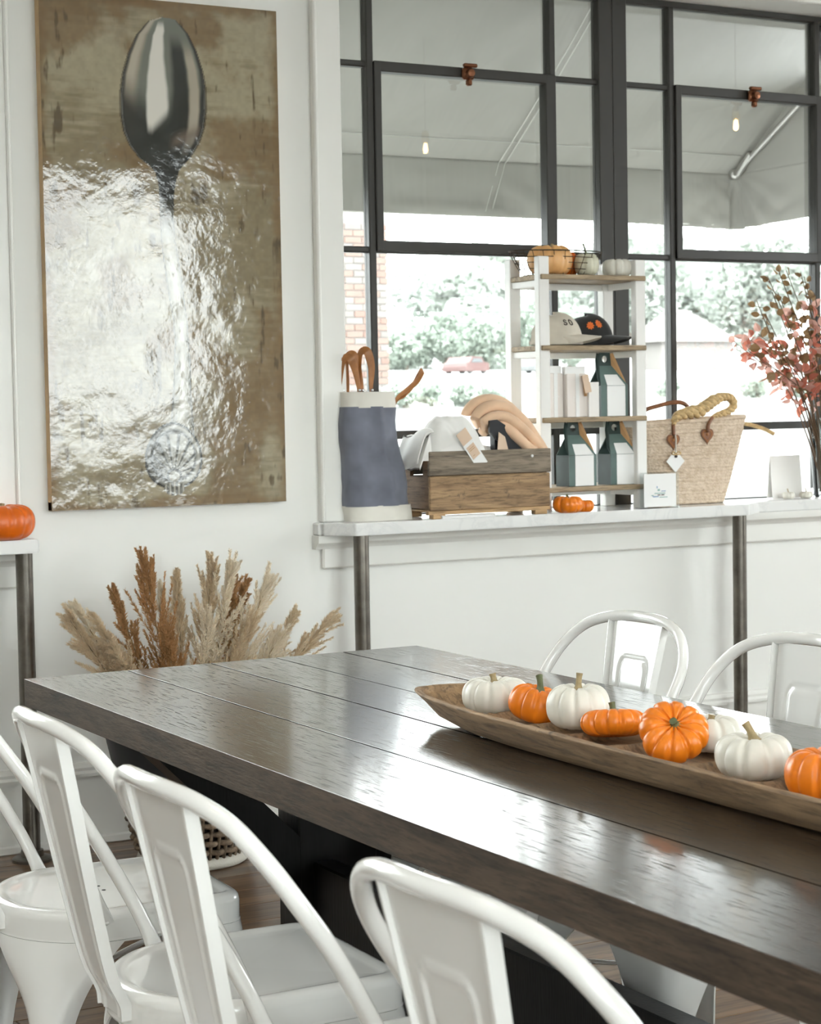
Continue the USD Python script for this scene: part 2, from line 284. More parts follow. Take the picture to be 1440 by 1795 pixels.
M['foliage0'] = leafy('hedge_leaf', (0.42, 0.475, 0.41), 0.4, 0.6, 0.25)
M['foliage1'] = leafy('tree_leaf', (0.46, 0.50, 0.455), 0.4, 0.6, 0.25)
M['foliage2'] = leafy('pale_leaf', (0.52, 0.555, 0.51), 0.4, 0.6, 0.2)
M['trunk'] = plain('grey_bark', (0.22, 0.19, 0.16), 0.9)
M['carred'] = plain('red_car_paint', (0.095, 0.042, 0.038), 0.5)
M['carwhite'] = plain('white_car_paint', (0.12, 0.125, 0.125), 0.5)
M['carglass'] = plain('car_glass', (0.05, 0.06, 0.065), 0.1)
M['tyre'] = plain('tyre_rubber', (0.03, 0.03, 0.03), 0.8)
M['housewall'] = plain('pale_render', (0.185, 0.172, 0.163), 0.85)
M['houseroof'] = plain('pale_roof', (0.165, 0.153, 0.144), 0.85)
M['signteal'] = plain('teal_sign', (0.30, 0.60, 0.60), 0.5)
M['bulb'] = mat('warm_bulb', {'e': ('emission', dict(color=(1.0, 0.62, 0.28), strength=30.0))}, surface='e.emission')
M['fill_diffuser'] = mat('fill_lamp_diffuser', {'e': ('emission', dict(color=(1.0, 0.95, 0.87), strength=14.0 * FILL))}, surface='e.emission')  # glow of the added ceiling lights
M['brass'] = plain('brushed_brass', (0.6, 0.42, 0.16), 0.3, metal=1.0)
M['black'] = plain('black_metal', (0.02, 0.02, 0.02), 0.4)

# ------------------------------------------------------------------ the room
WY, GY, CEIL = 5.90, 6.10, 3.45          # inner face of the window wall, plane of its glass, ceiling
X0, X1, Y0 = -2.6, 8.6, -0.70            # side walls and the wall behind the camera
SILL, HEADZ = 0.995, 2.91
OPEN = [(-0.62, 1.85 - 0.107), (3.0, 5.47), (6.55, 8.35)]
def wall_with(openings, y0, y1, xa, xb, z1=CEIL, sill=SILL - 0.045, head=HEADZ):
    ms, x = [], xa
    for a, b in openings:
        ms += [box(x, a, y0, y1, 0, z1), box(a, b, y0, y1, 0, sill), box(a, b, y0, y1, head, z1)]; x = b
    ms.append(box(x, xb, y0, y1, 0, z1)); return cat(ms)
struct('wall_back', wall_with(OPEN, WY, WY + 0.30, X0 - 0.3, X1 + 0.3), M['wall'], 'white painted wall with the steel windows and the spoon picture')
REAR = [(-1.3, 0.7), (2.5, 5.4)]
struct('wall_rear', wall_with(REAR, Y0 - 0.30, Y0, X0 - 0.3, X1 + 0.3, sill=0.95), M['wall'])
struct('wall_left', box(X0 - 0.3, X0, Y0, WY, 0, CEIL), M['wall'])
ra = wall_with([(2.2, 4.4)], 0, 0.3, Y0, WY, sill=0.95)
ra.vertices = np.stack([X1 + ra.vertices[:, 1], ra.vertices[:, 0], ra.vertices[:, 2]], 1); ra.invert()
struct('wall_right', ra, M['wall'])
struct('ceiling', box(X0 - 0.3, X1 + 0.3, Y0 - 0.3, WY + 0.3, CEIL, CEIL + 0.15), M['ceil'])

# floor: boards laid along x, each a part, over a subfloor
floor = UsdGeom.Xform.Define(stage, numbered('/World', 'floor')); tag(floor, 'brown oak board floor', None, None, 'structure'); floor = floor.GetPrim()
obj('subfloor', box(X0 - 0.3, X1 + 0.3, Y0 - 0.3, WY + 0.3, -0.2, -0.012), M['weavedark'], floor)
rr = random.Random(4); bw = 0.165; y = WY; n_ = 0; far = []
while y > Y0 - 0.2:
    x = X0 - rr.random() * 1.2
    while x < X1:
        ln = 1.25 + rr.random() * 0.9; a, b = x + 0.0012, x + ln - 0.0012
        if b > X0:
            near = y > 1.7 and b > 0.7 and a < 5.6
            pm = rbox(max(a, X0), min(b, X1), y - bw + 0.001, y - 0.001, -0.012, 0.0, 0.0015)
            if near: obj('plank', pm, M[f'floor{rr.randrange(4)}'], floor)
            else: far.append(pm)
        x += ln
    y -= bw
obj('far_planks', cat(far), M['floor1'], floor, kind='stuff')

# baseboards
def baseboard(name, x0, x1, y, d):        # board, cap moulding and shoe along x; d = +1 faces -y
    s = -d
    g = UsdGeom.Xform.Define(stage, numbered('/World', name)).GetPrim(); tag(g, None, None, None, 'structure')
    lo, hi = sorted((y, y + s * 0.018)); obj('board', rbox(x0, x1, lo, hi, 0, 0.225, 0.003), M['trim'], g)
    prof = [(0, 0.222), (0.030, 0.222), (0.030, 0.232), (0.022, 0.240), (0.024, 0.250), (0.014, 0.262), (0, 0.265)]
    v = stitch([[(xx, y + s * p, z) for p, z in prof] for xx in (x0, x1)]); obj('cap_moulding', v, M['trim'], g, 20)
    lo, hi = sorted((y + s * 0.018, y + s * 0.032)); obj('shoe_moulding', rbox(x0, x1, lo, hi, 0, 0.028, 0.008), M['trim'], g)
baseboard('baseboard_back', X0, X1, WY, 1)
baseboard('baseboard_rear', X0, X1, Y0, -1)

# casings and aprons of the window wall
def casing(name, x0, x1, mirror):
    g = UsdGeom.Xform.Define(stage, numbered('/World', name)).GetPrim(); tag(g, None, None, None, 'structure')
    obj('side_board', rbox(x0 + (0 if mirror else 0.003), x1 - (0.003 if mirror else 0), WY - 0.022, WY, SILL, HEADZ + 0.11, 0.004), M['trim'], g)
    xe = x1 - 0.014 if mirror else x0 + 0.014
    obj('back_band', rbox(min(xe, x1 if mirror else x0), max(xe, x1 if mirror else x0), WY - 0.034, WY, SILL, HEADZ + 0.11, 0.006), M['trim'], g)
casing('trim_1', 2.893, 3.0, False)
casing('trim_2', 1.743, 1.85, True)
casing('trim_3', 5.47, 5.577, True)
def apron(name, x0, x1):
    g = UsdGeom.Xform.Define(stage, numbered('/World', name)).GetPrim(); tag(g, None, None, None, 'structure')
    obj('apron_board', rbox(x0 + 0.03, x1 - 0.03, WY - 0.022, WY, 0.836, 0.915, 0.006), M['trim'], g)
    prof = [(0, 0.905), (0.026, 0.905), (0.030, 0.912), (0.036, 0.918), (0.050, 0.926), (0.052, 0.938), (0.052, 0.951), (0, 0.951)]
    obj('cove_moulding', stitch([[(xx, WY - p, z) for p, z in prof] for xx in (x0, x1)]), M['trim'], g, 25)
apron('trim_4', 2.868, 5.60)
apron('trim_5', -0.75, 1.876)
struct('trim_6', rbox(2.872, 5.60, WY - 0.045, GY - 0.02, 0.951, 0.9945, 0.005), M['marble'], 'white marble sill inside the main window')
struct('trim_7', rbox(-0.75, 1.873, WY - 0.045, GY - 0.02, 0.951, 0.9945, 0.005), M['marble'], 'white marble sill inside the left window')
g = UsdGeom.Xform.Define(stage, numbered('/World', 'trim')).GetPrim(); tag(g, None, None, None, 'structure')
obj('head_board', rbox(3.0005, 5.4695, WY - 0.022, WY, HEADZ, HEADZ + 0.11, 0.004), M['trim'], g)

# steel casement windows, two frames side by side with vent sashes
def steel_window(name, x0, x1, vbars, sash, y, d, z0, z1, latch=True, label=None):
    """d = +1: the room lies towards -y."""
    w = UsdGeom.Xform.Define(stage, numbered('/World', name)).GetPrim(); tag(w, label, None, None, 'structure')
    B = lambda a, b, ya, yb, c, e, bb=0.003: rbox(a, b, min(y + ya * d, y + yb * d), max(y + ya * d, y + yb * d), c, e, bb)
    l, r = (0.02, 0.062) if sash[2] else (0.066, 0.02)
    F = 0.5 * (z1 - z0) / (HEADZ - SILL); zz = lambda z: z0 + (z - SILL) * (z1 - z0) / (HEADZ - SILL)
    h1, h1b, h2, h2b, h3, h3b = map(zz, (2.594, 2.572, 1.947, 1.925, 1.296, 1.266))
    fr = cat([B(x0, x0 + l, -0.032, 0.02, z0, z1), B(x1 - r, x1, -0.032, 0.02, z0, z1), B(x0, x1, -0.026, 0.02, z1 - 0.024, z1), B(x0, x1, -0.02, 0.02, z0 - 0.03, z0 + 0.004)])
    obj('frame', fr, M['steel'], w)
    for a, b in vbars: obj('mullion', B(a, b, -0.028, 0.018, z0 + 0.025, z1 - 0.02, 0.004), M['steel'], w)
    for a, b in ((h1b, h1), (h2b, h2), (h3b, h3)): obj('transom', B(x0 + l - 0.003, x1 - r + 0.003, -0.02, 0.018, a, b, 0.004), M['steel'], w)
    a, b = sash[0], sash[1]
    s = obj('vent_sash', cat([B(a, a + 0.028, -0.038, 0.012, h2b + 0.006, h1), B(b - 0.045, b, -0.038, 0.012, h2b + 0.006, h1), B(a, b, -0.0375, 0.012, h1 - 0.036, h1), B(a, b, -0.0375, 0.012, h2b + 0.006, h2b + 0.043)]), M['steel'], w)
    if latch:
        cx = (a + b) / 2 - 0.005
        lt = [B(cx - 0.024, cx + 0.024, -0.060, -0.037, h1 - 0.046, h1 - 0.002, 0.008), moved(lathe([(0.002, 0.016), (0.014, 0.014), (0.017, 0.006), (0.017, -0.004)], 16), (cx, y - 0.062 * d, h1 - 0.024), rx=math.pi / 2 * d),
              B(cx - 0.022, cx + 0.034, -0.064, -0.046, h1 - 0.002, h1 + 0.012, 0.004), B(cx - 0.010, cx + 0.010, -0.066, -0.044, h1 - 0.068, h1 - 0.044, 0.005)]
        obj('latch', cat(lt), M['bronze'], w, 40, 'bronze latch at the top of the vent sash')
    xs = [x0 + l] + [q for v in vbars for q in v] + [x1 - r]; zs = [z0 + 0.004, h3b, h3, h2b, h2, h1b, h1, z1 - 0.024]
    for i in range(0, len(xs), 2):
        for k in range(0, 8, 2):
            obj('pane', box(xs[i], xs[i + 1], y - 0.002, y + 0.002, zs[k], zs[k + 1]), M['glass'], w)
    return w
w1 = steel_window('window_1', 3.0, 4.242, [(3.2, 3.228), (3.962, 3.99)], (3.226, 3.985, True), GY, 1, SILL, HEADZ, label='left steel window of the pair, with a tilting vent sash')
w2 = steel_window('window_2', 4.242, 5.47, [(4.506, 4.533), (5.226, 5.254)], (4.532, 5.272, False), GY, 1, SILL, HEADZ, label='right steel window of the pair, with a tilting vent sash')
obj('casement_stay', cat([rbox(4.80, 4.84, GY - 0.05, GY - 0.026, 1.262, 1.300, 0.005), sweep(spline([(4.83, GY - 0.055, 1.292), (4.87, GY - 0.06, 1.285), (4.92, GY - 0.075, 1.268), (4.955, GY - 0.09, 1.248)], 14), 0.008, 8)]), M['strawgold'], w2, 40, 'pale brass stay lever on the low transom')
steel_window('window_3', -0.62, 1.743, [(-0.35, -0.32), (1.43, 1.46)], (-0.3, 1.4, True), GY, 1, SILL, HEADZ, latch=False)
steel_window('window_4', 6.55, 8.35, [(6.8, 6.83), (8.05, 8.08)], (6.83, 8.05, True), GY, 1, SILL, HEADZ, latch=False)
for k, (a, b) in enumerate(REAR):
    q = (b - a) / 3; steel_window(f'window_{5 + k}', a, b, [(a + q, a + q + 0.03), (a + 2 * q, a + 2 * q + 0.03)], (a + q, a + 2 * q, True), Y0 - 0.2, -1, 0.95, HEADZ, latch=False)

# flush ceiling lights added to brighten the room; bare-bulb pendants; all out of frame
lamp0 = None
for lx in (-1.4, 0.6, 2.6):
    for ly in (0.4, 2.9):
        if lamp0 is None:
            lamp0 = thing('added_ceiling_light', 'round flush ceiling light, added to brighten the room', 'light', (lx, ly, CEIL), 0, 'added flush ceiling lights')
            obj('rim', lathe([(0.30, 0), (0.31, -0.03), (0.30, -0.05), (0.285, -0.05), (0.285, -0.002)], 40), M['black'], lamp0, 40)
            obj('fill_diffuser', lathe([(0.283, -0.03), (0.27, -0.047), (0.15, -0.055), (0.01, -0.057)], 40), M['fill_diffuser'], lamp0, True)
        else: dup(lamp0, (lx, ly, CEIL), 0)
pend0 = None
for px, py, pz in ((5.2, 3.0, 2.76), (6.6, 3.9, 2.84), (4.6, -0.1, 2.6), (3.2, 0.6, 2.55)):
    if pend0 is None:
        pend0 = thing('pendant_lamp', 'bare warm bulb hanging on a black cord', 'lamp', (px, py, pz), 0, 'pendant bulbs')
        obj('cord', sweep([(0, 0, 0.10), (0, 0, CEIL - 2.84)], 0.0018, 6), M['alu'], pend0); obj('socket', lathe([(0.005, 0.11), (0.02, 0.10), (0.022, 0.045), (0.015, 0.04)], 16), M['brass'], pend0, 30)
        obj('bulb', lathe([(0.003, -0.015), (0.010, -0.012), (0.013, 0.0), (0.012, 0.014), (0.008, 0.04), (0.004, 0.045)], 20), M['bulb'], pend0, True)
    else: dup(pend0, (px, py, pz), 0)

# ------------------------------------------------------------------ marble bar counters on pipe legs
def counter(x0, x1, legs, label, cl, cr):
    c = thing('bar_counter', label, 'counter', (x0, WY, 0))
    w = x1 - x0
    P = Polygon([(0, -0.047), (cl, -0.163), (w - cr, -0.163), (w, -0.047)])
    def slab(inset, z0, z1):
        t = trimesh.creation.extrude_polygon(P.buffer(-0.014).buffer(0.014 - inset, 6), z1 - z0, engine='earcut'); t.apply_translation((0, 0, z0)); return t
    obj('marble_top', cat([slab(0, 0.957, 0.991), slab(0.002, 0.954, 0.994), slab(0.0045, 0.953, 0.995)]), M['marble'], c)
    for lx in legs:
        lg = obj('leg', moved(lathe([(0.026, 0.03), (0.026, 0.955)], 24), (lx - x0, -0.13, 0)), M['pipe'], c, 40)
        obj('flange', moved(lathe([(0.062, 0.0), (0.062, 0.008), (0.058, 0.012), (0.036, 0.016), (0.034, 0.034), (0.027, 0.036)], 28), (lx - x0, -0.13, 0)), M['pipe'], lg, 30)
    return c
counter(2.868, 4.765, (2.987, 4.588), 'white marble bar counter on steel pipe legs under the main window', 0.085, 0.155)
counter(-0.75, 1.873, (1.822, -0.55), 'white marble bar counter on steel pipe legs at the left, holding a large pumpkin', 0.01, 0.01)

# ------------------------------------------------------------------ the spoon picture
PX0, PX1, PZ0, PZ1, PY = 1.945, 2.755, 1.073, 2.687, 5.858
pic = thing('picture', 'large brown resin-coated picture of a silver spoon, hung between the windows', 'picture', (0, 0, 0))
def canvas():
    nx, nz = 271, 539
    X, Z = np.meshgrid(np.linspace(PX0, PX1, nx), np.linspace(PZ0, PZ1, nz))
    p = np.stack([X, Z, np.zeros_like(X)], -1)
    fb = lambda s, o=4, seed=0, sz=1.0: meshkit.fbm(p * np.array([s, s * sz, 1.0]), o, seed)
    n1, n2, n3, n4 = fb(3.2, 5, 1), fb(13, 4, 2), fb(70, 2, 3), fb(5, 5, 8)
    streak = fb(60, 3, 5, 0.16); streakh = fb(10, 3, 6, 7.0)
    base = np.array([0.215, 0.172, 0.098]); pale = np.array([0.325, 0.282, 0.185]); rust = np.array([0.165, 0.098, 0.036]); dark = np.array([0.075, 0.05, 0.02])
    S = lambda a, b, t: np.clip((t - a) / (b - a), 0, 1) ** 2 * (3 - 2 * np.clip((t - a) / (b - a), 0, 1))
    mixc = lambda c, d, t: c * (1 - t[..., None]) + d * t[..., None]
    C = mixc(np.broadcast_to(base, X.shape + (3,)), pale, S(0.40, 0.62, n1 * 0.7 + streakh * 0.3))
    right = S(PX0 + 0.35, PX1, X)
    C = mixc(C, rust, 0.75 * S(0.523, 0.67, n4 * 0.75 + n2 * 0.25 + 0.06 * right))
    edge = np.minimum(np.minimum(X - PX0, PX1 - X), np.minimum(Z - PZ0, PZ1 - Z))
    C = mixc(C, rust, 0.8 * S(0.045, 0.0, edge + 0.06 * (n2 - 0.5)))
    C = mixc(C, dark, 0.85 * S(0.62, 0.72, n2 * 0.5 + streak * 0.5))
    C = C * (0.88 + 0.24 * n3)[..., None]
    # the spoon, drawn from its two outlines
    zL = np.array([2.636, 2.622, 2.576, 2.511, 2.447, 2.384, 2.321, 2.268, 2.224, 2.184, 2.164, 2.143, 2.111, 2.066, 2.002, 1.93, 1.839, 1.748, 1.675, 1.601, 1.528, 1.436, 1.30])
    xL = np.array([2.353, 2.31, 2.267, 2.236, 2.216, 2.206, 2.207, 2.215, 2.233, 2.266, 2.298, 2.317, 2.326, 2.329, 2.329, 2.331, 2.341, 2.354, 2.366, 2.370, 2.366, 2.36, 2.345])
    zR = np.array([2.636, 2.632, 2.592, 2.536, 2.474, 2.411, 2.347, 2.291, 2.245, 2.2, 2.173, 2.15, 2.117, 2.068, 2.004, 1.931, 1.84, 1.748, 1.675, 1.601, 1.528, 1.436, 1.30])
    xR = np.array([2.353, 2.396, 2.438, 2.467, 2.487, 2.497, 2.496, 2.488, 2.471, 2.442, 2.416, 2.398, 2.387, 2.378, 2.376, 2.378, 2.394, 2.405, 2.415, 2.419, 2.423, 2.423, 2.43])
    l = np.interp(Z, zL[::-1], xL[::-1]); r = np.interp(Z, zR[::-1], xR[::-1])
    t = (X - (l + r) / 2) / np.maximum((r - l) / 2, 1e-4); ins = (np.abs(t) < 1) & (Z < 2.636) & (Z > 1.305)
    v = (2.636 - Z) / (2.636 - 2.16)                                   # 0 at the top of the bowl, 1 at the neck
    g = lambda c, w: np.exp(-((t - c) / w) ** 2)
    grey, black, lite, warm = np.array([0.155, 0.165, 0.135]), np.array([0.010, 0.013, 0.011]), np.array([0.68, 0.655, 0.59]), np.array([0.42, 0.37, 0.29])
    B = np.broadcast_to(grey, X.shape + (3,))
    B = mixc(B, warm, S(-0.55, -0.78, t) * S(0.92, 0.62, v))
    B = mixc(B, black, 0.95 * S(0.12, 0.30, t) * S(0.75, 0.50, t) * S(0.08, 0.24, v))
    B = mixc(B, black, 0.96 * S(0.52, 0.80, v + 0.22 * np.abs(t + 0.1)))
    tip = 0.80 - 0.30 * np.clip(t + 0.28, 0, 1)
    B = mixc(B, lite, S(-0.44, -0.36, t) * S(0.16 - 0.12 * S(0.6, 0.2, v), 0.05 - 0.12 * S(0.6, 0.2, v), t) * S(0.015, 0.08, v) * S(tip, tip - 0.1, v))
    B = mixc(B, warm * 0.9, S(0.56, 0.66, t) * S(0.90, 0.80, t) * S(0.12, 0.3, v) * S(0.95, 0.7, v))
    B = mixc(B, np.array([0.16, 0.12, 0.09]), 0.7 * np.exp(-((v - 0.86 + 0.12 * t) / 0.05) ** 2) * S(0.1, 0.4, t))
    B = mixc(B, black, 0.85 * S(0.88, 0.96, np.abs(t)) * S(0.0, 0.1, v)); B = mixc(B, lite * 0.7, 0.6 * np.exp(-((np.abs(t) - 0.975) / 0.012) ** 2) * S(0.3, 0.6, v))
    H = np.broadcast_to(np.array([0.30, 0.27, 0.20]), X.shape + (3,))
    w = S(2.08, 1.90, Z)
    H = mixc(np.broadcast_to(black, X.shape + (3,)), H, w); H = mixc(H, lite * 0.85, 0.75 * g(0.1, 0.35) * S(2.05, 1.80, Z)); H = mixc(H, black, 0.7 * S(0.72, 1.0, np.abs(t)))
    orn = 0.5 + 0.5 * np.sin((Z - 1.3) * 95 + 5 * np.abs(t)); H = mixc(H, grey * 0.6, 0.55 * orn * S(0.2, 0.7, np.abs(t)) * S(1.66, 1.60, Z))
    F = np.where((Z > 2.15)[..., None], B, H)
    C = np.where(ins[..., None], F, C)
    halo = (np.abs(np.abs(t) - 1.0) < 0.035) & (Z < 2.63) & (Z > 1.31); C = np.where(halo[..., None], C * 0.45, C)
    # shell at the handle's end: ribs fanned from the small round boss below
    sx, sz = (X - 2.357) / 0.099, (Z - 1.236) / 0.108
    sx = sx * (1 + 0.12 * sz); rad = np.hypot(sx, sz); shell = (rad < 1)
    fx, fz = sx, (Z - 1.175) / 0.108; fr, fa = np.hypot(fx, fz), np.arctan2(fx, np.maximum(fz, 1e-4)); up = (fz > 0.05)
    rib = np.abs(((fa / 0.36) + 0.5) % 1 - 0.5) * 2
    shade = np.where(up & (fr < 1.22), 0.50 - 0.45 * S(0.55, 0.9, rib) - 0.2 * S(0.35, 0.0, rib) * (fr < 0.8), 0.2)
    swirl = 0.5 + 0.5 * np.cos((rad - 0.62) * 26); shade = np.where((rad > 0.72) | (~up), 0.08 + 0.42 * swirl, shade)
    boss = np.hypot(sx - 0.0, sz + 0.62); shade = np.where(boss < 0.26, 0.06, shade); shade = np.where(boss < 0.17, 0.5, shade)
    shade = 0.8 * shade * (0.32 + 0.68 * S(-0.75, 0.25, sx)) ; shade = np.where(rad > 0.94, 0.03, shade)
    C = np.where(shell[..., None], shade[..., None] * np.array([1.0, 0.97, 0.84]), C)
    toes = (np.hypot((X - 2.357) / 0.036, (Z - 1.130) / 0.022) < 1); C = np.where(toes[..., None], (0.10 + 0.30 * (np.cos((X - 2.357) * 420) > 0))[..., None] * np.array([1, 0.95, 0.8]), C)
    C = np.clip(C, 0.004, 0.85)
    i = np.arange(nx * nz).reshape(nz, nx); F = np.concatenate([np.stack([i[:-1, :-1], i[:-1, 1:], i[1:, 1:]], -1).reshape(-1, 3), np.stack([i[:-1, :-1], i[1:, 1:], i[1:, :-1]], -1).reshape(-1, 3)])
    Y = PY + 0.0012 * (n2 - 0.5) + 0.0016 * (fb(7, 2, 9) - 0.5)
    return np.stack([X, Y, Z], -1).reshape(-1, 3), F, C.reshape(-1, 3)
cv, cf, cc = canvas()
M['picture'] = mat('painted_canvas', {'a': ('attribute', dict(attribute='tint')), 'g': ('geometry', {}), 'n': ('noise_texture', dict(scale=7.0, detail=3.0, distortion=0.6)), 'n2': ('noise_texture', dict(scale=38.0, detail=4.0, roughness=0.7)), 'mx': ('mix_float', dict(fac=0.22)),
                   'b': ('bump', dict(strength=0.35, distance=0.005)), 'p': ('principled_bsdf', dict(roughness=0.6, coat_weight=1.0, coat_roughness=0.035, coat_ior=1.7, specular_ior_level=0.05))},
                  [('a.color', 'p.base_color'), ('g.position', 'n.vector'), ('g.position', 'n2.vector'), ('n.fac', 'mx.a'), ('n2.fac', 'mx.b'), ('mx.result', 'b.height'), ('b.normal', 'p.coat_normal')])
pm = usdkit.mesh(stage, str(pic.GetPath()) + '/canvas', trimesh.Trimesh(cv, cf, process=False), M['picture'], smooth=True)
UsdGeom.PrimvarsAPI(pm).CreatePrimvar('tint', Sdf.ValueTypeNames.Color3fArray, 'vertex').Set(Vt.Vec3fArray.FromNumpy(cc.astype(np.float32)))
M['stretcher'] = plain('stretcher_wood', (0.52, 0.36, 0.19), 0.6, var=0.15, vscale=12)
obj('stretcher', cat([rbox(PX0, PX0 + 0.03, PY + 0.003, WY - 0.001, PZ0, PZ1), rbox(PX1 - 0.03, PX1, PY + 0.003, WY - 0.001, PZ0, PZ1), rbox(PX0, PX1, PY + 0.003, WY - 0.001, PZ0, PZ0 + 0.03), rbox(PX0, PX1, PY + 0.003, WY - 0.001, PZ1 - 0.03, PZ1)]), M['stretcher'], pic, label='bare wood edge of the canvas')

# ------------------------------------------------------------------ dining table
TX0, TX1, TY1, TY0, TZ = 1.380, 2.430, 4.392, 1.20, 0.76
tbl = thing('dining_table', 'long dark oak plank dining table on a black trestle', 'table', (0, 0, 0))
cuts = [TX0, 1.633, 1.850, 2.025, 2.214, TX1]
ez = 0.698
for k in range(5):
    obj('plank', rbox(cuts[k] + (0.0026 if k else 0), cuts[k + 1] - (0.0026 if k < 4 else 0), TY0, TY1, ez if k in (0, 4) else TZ - 0.035, TZ - (0.0002 if k in (1, 3) else 0), 0.00015), M[f'table{k % 4}'], tbl)
for k in range(1, 5): obj('joint', box(cuts[k] - 0.0027, cuts[k] + 0.0027, TY0, TY1 - 0.002, TZ - 0.03, TZ - 0.0008), M['joint'], tbl)
obj('edge_strip', box(TX0 - 0.0012, TX0 + 0.001, TY0, TY1, ez, TZ - 0.0002), M['table_edge'], tbl, label='matte brown sawn edge of the top')
obj('joint_shade_board', box(cuts[1] - 0.01, cuts[4] + 0.01, TY0 + 0.01, TY1 - 0.06, TZ - 0.060, TZ - 0.036), M['base'], tbl, label='dark board added under the top to shade the joints')  # dark board added below the planks, standing in for shade in the joints
obj('end_board', rbox(cuts[1] - 0.02, cuts[4] + 0.02, TY1 - 0.05, TY1 - 0.0015, ez + 0.001, TZ - 0.0355, 0.002), M['table_edge'], tbl)
TC = 1.905
def trestle(yc):
    y0, y1 = yc - 0.055, yc + 0.055
    obj('post', rbox(TC - 0.097, TC + 0.097, y0, y1, 0.09, ez, 0.004), M['base'], tbl)
    obj('top_beam', rbox(TC - 0.46, TC + 0.46, y0 + 0.005, y1 - 0.005, ez - 0.02, TZ - 0.031, 0.004), M['base'], tbl)
    obj('foot', cat([rbox(TC - 0.42, TC + 0.42, y0 - 0.01, y1 + 0.01, 0.0, 0.09, 0.006)]), M['base'], tbl)
    for s in (-1, 1):
        a = [(s * 0.09, 0.437), (s * 0.09, 0.315), (s * 0.469, ez - 0.004), (s * 0.347, ez - 0.004)]
        obj('brace', prism(Polygon([(TC + p, q) for p, q in a]).buffer(0), y0 + 0.001, y1 - 0.001), M['base'], tbl)
trestle(3.87); trestle(1.62)
obj('stretcher_beam', rbox(TC - 0.065, TC - 0.010, 1.675, 3.815, 0.10, 0.382, 0.004), M['base'], tbl, label='heavy lower beam joining the two trestles')

# ------------------------------------------------------------------ white steel cafe chairs, built facing +x around the origin
def seat_outline(n=120):
    """Round at the back, straight front with soft corners; from arclength."""
    P = []
    for a in np.linspace(math.radians(100), math.radians(260), 40): P.append((-0.03 + 0.2 * math.cos(a), 0.213 * math.sin(a)))
    for a in np.linspace(math.radians(-88), math.radians(-4), 14): P.append((0.172 + 0.045 * math.cos(a), -0.158 + 0.045 * math.sin(a)))
    for a in np.linspace(math.radians(4), math.radians(88), 14): P.append((0.172 + 0.045 * math.cos(a), 0.158 + 0.045 * math.sin(a)))
    P = np.array(P + [P[0]]); d = np.concatenate([[0], np.cumsum(np.linalg.norm(np.diff(P, axis=0), axis=1))])
    s = np.linspace(0, d[-1], n, endpoint=False)
    return np.stack([np.interp(s, d, P[:, 0]), np.interp(s, d, P[:, 1])], 1), d[-1]
OUT, OLEN = seat_outline(160)
def out_at(s):
    q = (np.asarray(s) / OLEN * 160) % 160; i = np.floor(q).astype(int); f = (q - i)[..., None]
    return OUT[i % 160] * (1 - f) + OUT[(i + 1) % 160] * f
def out_normals():
    T = np.roll(OUT, -2, 0) - np.roll(OUT, 2, 0); T /= np.linalg.norm(T, axis=1, keepdims=True); return np.stack([T[:, 1], -T[:, 0]], 1)
NRM = out_normals()
def chair_leg(corner, back):
    c = np.array(corner); sc = np.argmin(np.linalg.norm(OUT - c, axis=1)) * OLEN / 160; p0 = out_at(sc)
    dirv = p0 - np.array([-0.02, 0.0]); dirv /= np.linalg.norm(dirv); tan = np.array([-dirv[1], dirv[0]])
    if (out_at(sc + 0.05) - p0) @ tan < 0: tan = -tan
    U = np.linspace(-1, 1, 17); rows = []
    for z in np.concatenate([np.linspace(0.392, 0.24, 13), np.linspace(0.21, 0.0, 8)]):
        k = z / 0.392; w = 0.030 + 0.014 * k + 0.105 * max(0, (k - 0.42) / 0.58) ** 2.2; b = min(1, (1 - k) * 2.0); b = b * b * (3 - 2 * b)
        top = out_at(sc + U * w); loc = p0 + np.outer(U * w * 0.95, tan) - np.outer(0.55 * w * U ** 2 + 0.012 * np.abs(U) ** 6, dirv)
        xy = top * (1 - b) + loc * b + dirv * (0.060 * (1 - k) ** 0.9 - 0.004)
        rows.append(np.column_stack([xy, np.full(17, z)]))
    return sheet(np.array(rows), 0.0035)
